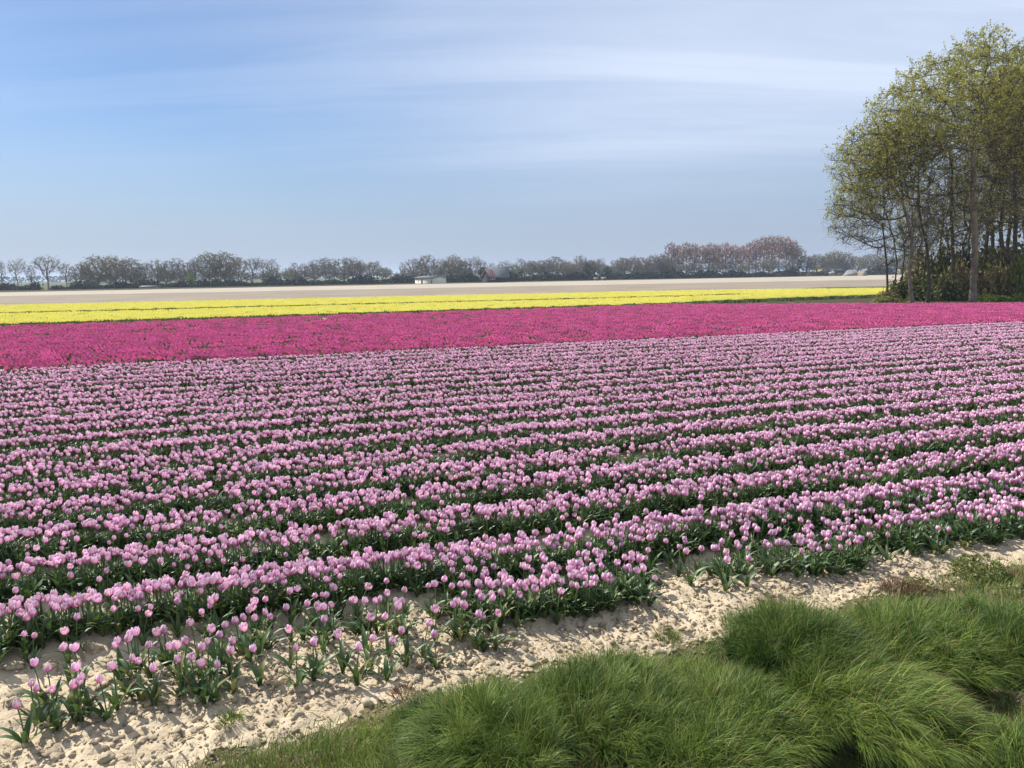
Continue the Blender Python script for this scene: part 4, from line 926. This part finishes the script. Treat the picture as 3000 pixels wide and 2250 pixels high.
e = copy_tree(proto[('b', id(FB[0]))]); e.name = 'green_shrub'; x, y = gp(566, ln('base', 566)); e.location = (x, y - 1.5, 0); e.scale = (1.5, 1.2, 3.1)
for ch in e.children:
    if ch.name.startswith('crown'):
        ch.data = ch.data.copy(); ch.data.materials[0] = MT['fargreen']
tag(e, 'bright green shrub in front of the dense olive trees', 'bush')
del e['group']

# ------------------------------------------------------------------ buildings far away
def gable(w, d, eave, ridge_, over=.3):
    """roof running along x, as two sloping slabs"""
    t = .18; V = []; F = []
    for s in (-1, 1):
        b = len(V); y0 = s * (d / 2 + over); z0 = eave - over * (ridge_ - eave) / (d / 2)
        V += [(-w / 2 - over, y0, z0), (w / 2 + over, y0, z0), (w / 2 + over, 0, ridge_), (-w / 2 - over, 0, ridge_), (-w / 2 - over, y0, z0 + t), (w / 2 + over, y0, z0 + t), (w / 2 + over, 0, ridge_ + t), (-w / 2 - over, 0, ridge_ + t)]
        F += [(b, b + 1, b + 2, b + 3), (b + 4, b + 7, b + 6, b + 5), (b, b + 4, b + 5, b + 1), (b, b + 3, b + 7, b + 4), (b + 1, b + 5, b + 6, b + 2)]
    return np.array(V, float), np.array(F)
def house_wall(w, d, eave, ridge_):
    V = [(-w / 2, -d / 2, 0), (w / 2, -d / 2, 0), (w / 2, d / 2, 0), (-w / 2, d / 2, 0), (-w / 2, -d / 2, eave), (w / 2, -d / 2, eave), (w / 2, d / 2, eave), (-w / 2, d / 2, eave), (-w / 2, 0, ridge_), (w / 2, 0, ridge_)]
    Q = np.array([(0, 1, 5, 4), (2, 3, 7, 6), (1, 2, 6, 5), (3, 0, 4, 7)]); T = np.array([(5, 6, 9), (7, 4, 8)])
    return np.array(V, float), [Q, T]
def building(name, px, py, w_px, eave_px, ridge_px, d, wall, roofm, lab, rot=0, fwd=0, wins=(), doors=(), cat='building', winm=None):
    x, y = gp(px, py); x, y = x * (y + fwd) / y, y + fwd; s = y / FPX; w = w_px * s; ev = eave_px * s; rd = ridge_px * s
    e = empty(name, (x, y, 0), rot); tag(e, lab, cat)
    wo = link('wall', mesh('wall', *house_wall(w, d, ev, rd), [wall]), e)
    link('roof', mesh('roof', *gable(w, d, ev, rd), [roofm]), e)
    for (a, z0, ww, hh) in wins:
        V, F = boxes([(a * w - ww / 2, a * w + ww / 2, -d / 2 - .06, -d / 2 + .02, z0, z0 + hh)]); fo = link('window', mesh('window', V, F, [winm or MT['white']]), e)
        V, F = boxes([(a * w - ww / 2 + .1, a * w + ww / 2 - .1, -d / 2 - .075, -d / 2 - .05, z0 + .1, z0 + hh - .1)]); link('pane', mesh('pane', V, F, [MT['glass']]), fo)
    for (a, ww, hh) in doors:
        V, F = boxes([(a * w - ww / 2, a * w + ww / 2, -d / 2 - .05, -d / 2 + .02, 0.01, hh)]); link('door', mesh('door', V, F, [MT['darkwall']]), e)
    return e
building('cream_barn', 1261, 830, 118, 16, 20, 4, MT['cream'], MT['roof'], 'low cream coloured barn half hidden under the distant trees', rot=-1.0, fwd=-4, wins=[(-.30, .5, .5, .5)], doors=[(-.12, .9, 1.1), (.40, .5, 1.1)])
building('red_farmhouse', 1432, 828, 17, 17, 36, 5, MT['darkwall'], MT['redtile'], 'small farmhouse with salmon red roof beside the big grey barn', rot=.5, fwd=3, wins=[(-.2, .8, .7, .8), (.25, .8, .7, .8)])
building('grey_barn', 1462, 828, 54, 14, 43, 14, MT['darkwall'], MT['roof'], 'big barn with a steep slate grey roof behind the red farmhouse', fwd=14)
building('yellow_hut', 440, 844.5, 40, 3.5, 6, 3, MT['straw'], MT['tarp'], 'low pale yellow shelter under the dense olive trees', fwd=-1)
building('white_hut', 1746, 822, 8, 5, 7, 3, MT['tarp'], MT['tarp'], 'small white hut, left one of two under the dark trees', fwd=-1)
building('white_hut', 1768, 821.5, 8, 5, 8, 3, MT['tarp'], MT['tarp'], 'small white hut, right one of two under the dark trees', fwd=-1)
building('farm_shed', 2445, 806, 64, 12, 36, 16, MT['darkwall'], MT['roof'], 'large farm shed with a blue grey roof left of the wood', fwd=25, doors=[(.2, 5, 1.6)])
building('yellow_shed', 2400, 807, 18, 12, 19, 4, MT['straw'], MT['straw'], 'little yellow shed left of the pale heaps', fwd=-3)
def heap(px, py, wpx, hpx, dep, m, lab, seed, name='covered_heap'):
    x, y = gp(px, py); s = y / FPX; V, F = lump(seed, 3, .16); V = V / np.abs(V).max(0); V[:, 2] = np.maximum(V[:, 2], -.05)
    o = link(name, mesh(name, V, F, [m], smooth=True), loc=(x, y, 0)); o.scale = (wpx * s / 2, dep, hpx * s); tag(o, lab, 'heap', 'heaps beside the farm shed'); return o
heap(2437, 806, 24, 13, 2.5, MT['tarp'], 'small bluish white heap between yellow shed and long heap', 301)
heap(2497, 808, 66, 19, 4, MT['tarp'], 'long pale heap with a rounded top in front of the farm shed', 302)
heap(2525, 808, 26, 15, 3, MT['brown'], 'brown heap at the right end of the long pale heap', 303)
heap(2462, 807, 22, 8, 2, MT['fardark'], 'low dark heap between the two pale heaps', 304)
# dark hedge left of the yard
x0, y0 = gp(2262, 809); x1, y1 = gp(2388, 807.5); hv = []
nh = 1800; t = RNG.uniform(0, 1, nh); C = np.stack([x0 + (x1 - x0) * t, y0 + (y1 - y0) * t + RNG.uniform(-.6, .6, nh), RNG.uniform(0, 1.7, nh) ** 1.0], 1)
V, F, T_ = leafquads(C, .5, RNG, .2); o = link('hedge', mesh('hedge', V, F, [MT['fardark']], {'tone': T_})); tag(o, 'low clipped dark hedge between the poplars and the yellow shed', 'hedge')

# hazy woods beyond everything
def far_wood(name, pts, top, dist, lab, seed):
    rg_ = np.random.default_rng(seed); a = np.array(pts[0]); b_ = np.array(pts[1]); n = 5000; t = rg_.uniform(0, 1, n)
    hh = (.55 + .45 * fbm(t * 30, t * 0 + seed, 3, seed)) * top
    P = a + (b_ - a) * t[:, None]; C = np.stack([P[:, 0], P[:, 1] + rg_.uniform(-8, 8, n), hh * rg_.uniform(0, 1, n) ** .7], 1)
    V, F, T_ = leafquads(C, 5, rg_, .2); o = link(name, mesh(name, V, F, [MT['fardark']], {'tone': T_})); tag(o, lab, 'wood', kind='stuff')
far_wood('distant_woods', [(-900, 900), (900, 1300)], 10, 1000, 'faint hazy woods far beyond the open gaps in the tree row', 3)

# ------------------------------------------------------------------ haze
HAZE = 0.00036
hm = bpy.data.materials.new('haze_air'); hm.use_nodes = True; nn = hm.node_tree.nodes; nn.clear()
ho = nn.new('ShaderNodeOutputMaterial'); hv_ = nn.new('ShaderNodeVolumePrincipled'); hv_.inputs['Density'].default_value = HAZE; hv_.inputs['Color'].default_value = (0.70, 0.82, 1.0, 1); hv_.inputs['Anisotropy'].default_value = 0.2
hm.node_tree.links.new(hv_.outputs[0], ho.inputs['Volume'])
V, F = boxes([(-4800, 4800, -4300, 5600, -1.3, 27)])
o = link('haze', mesh('haze', V, F, [hm])); tag(o, 'thin blue haze lying over the fields', kind='stuff')
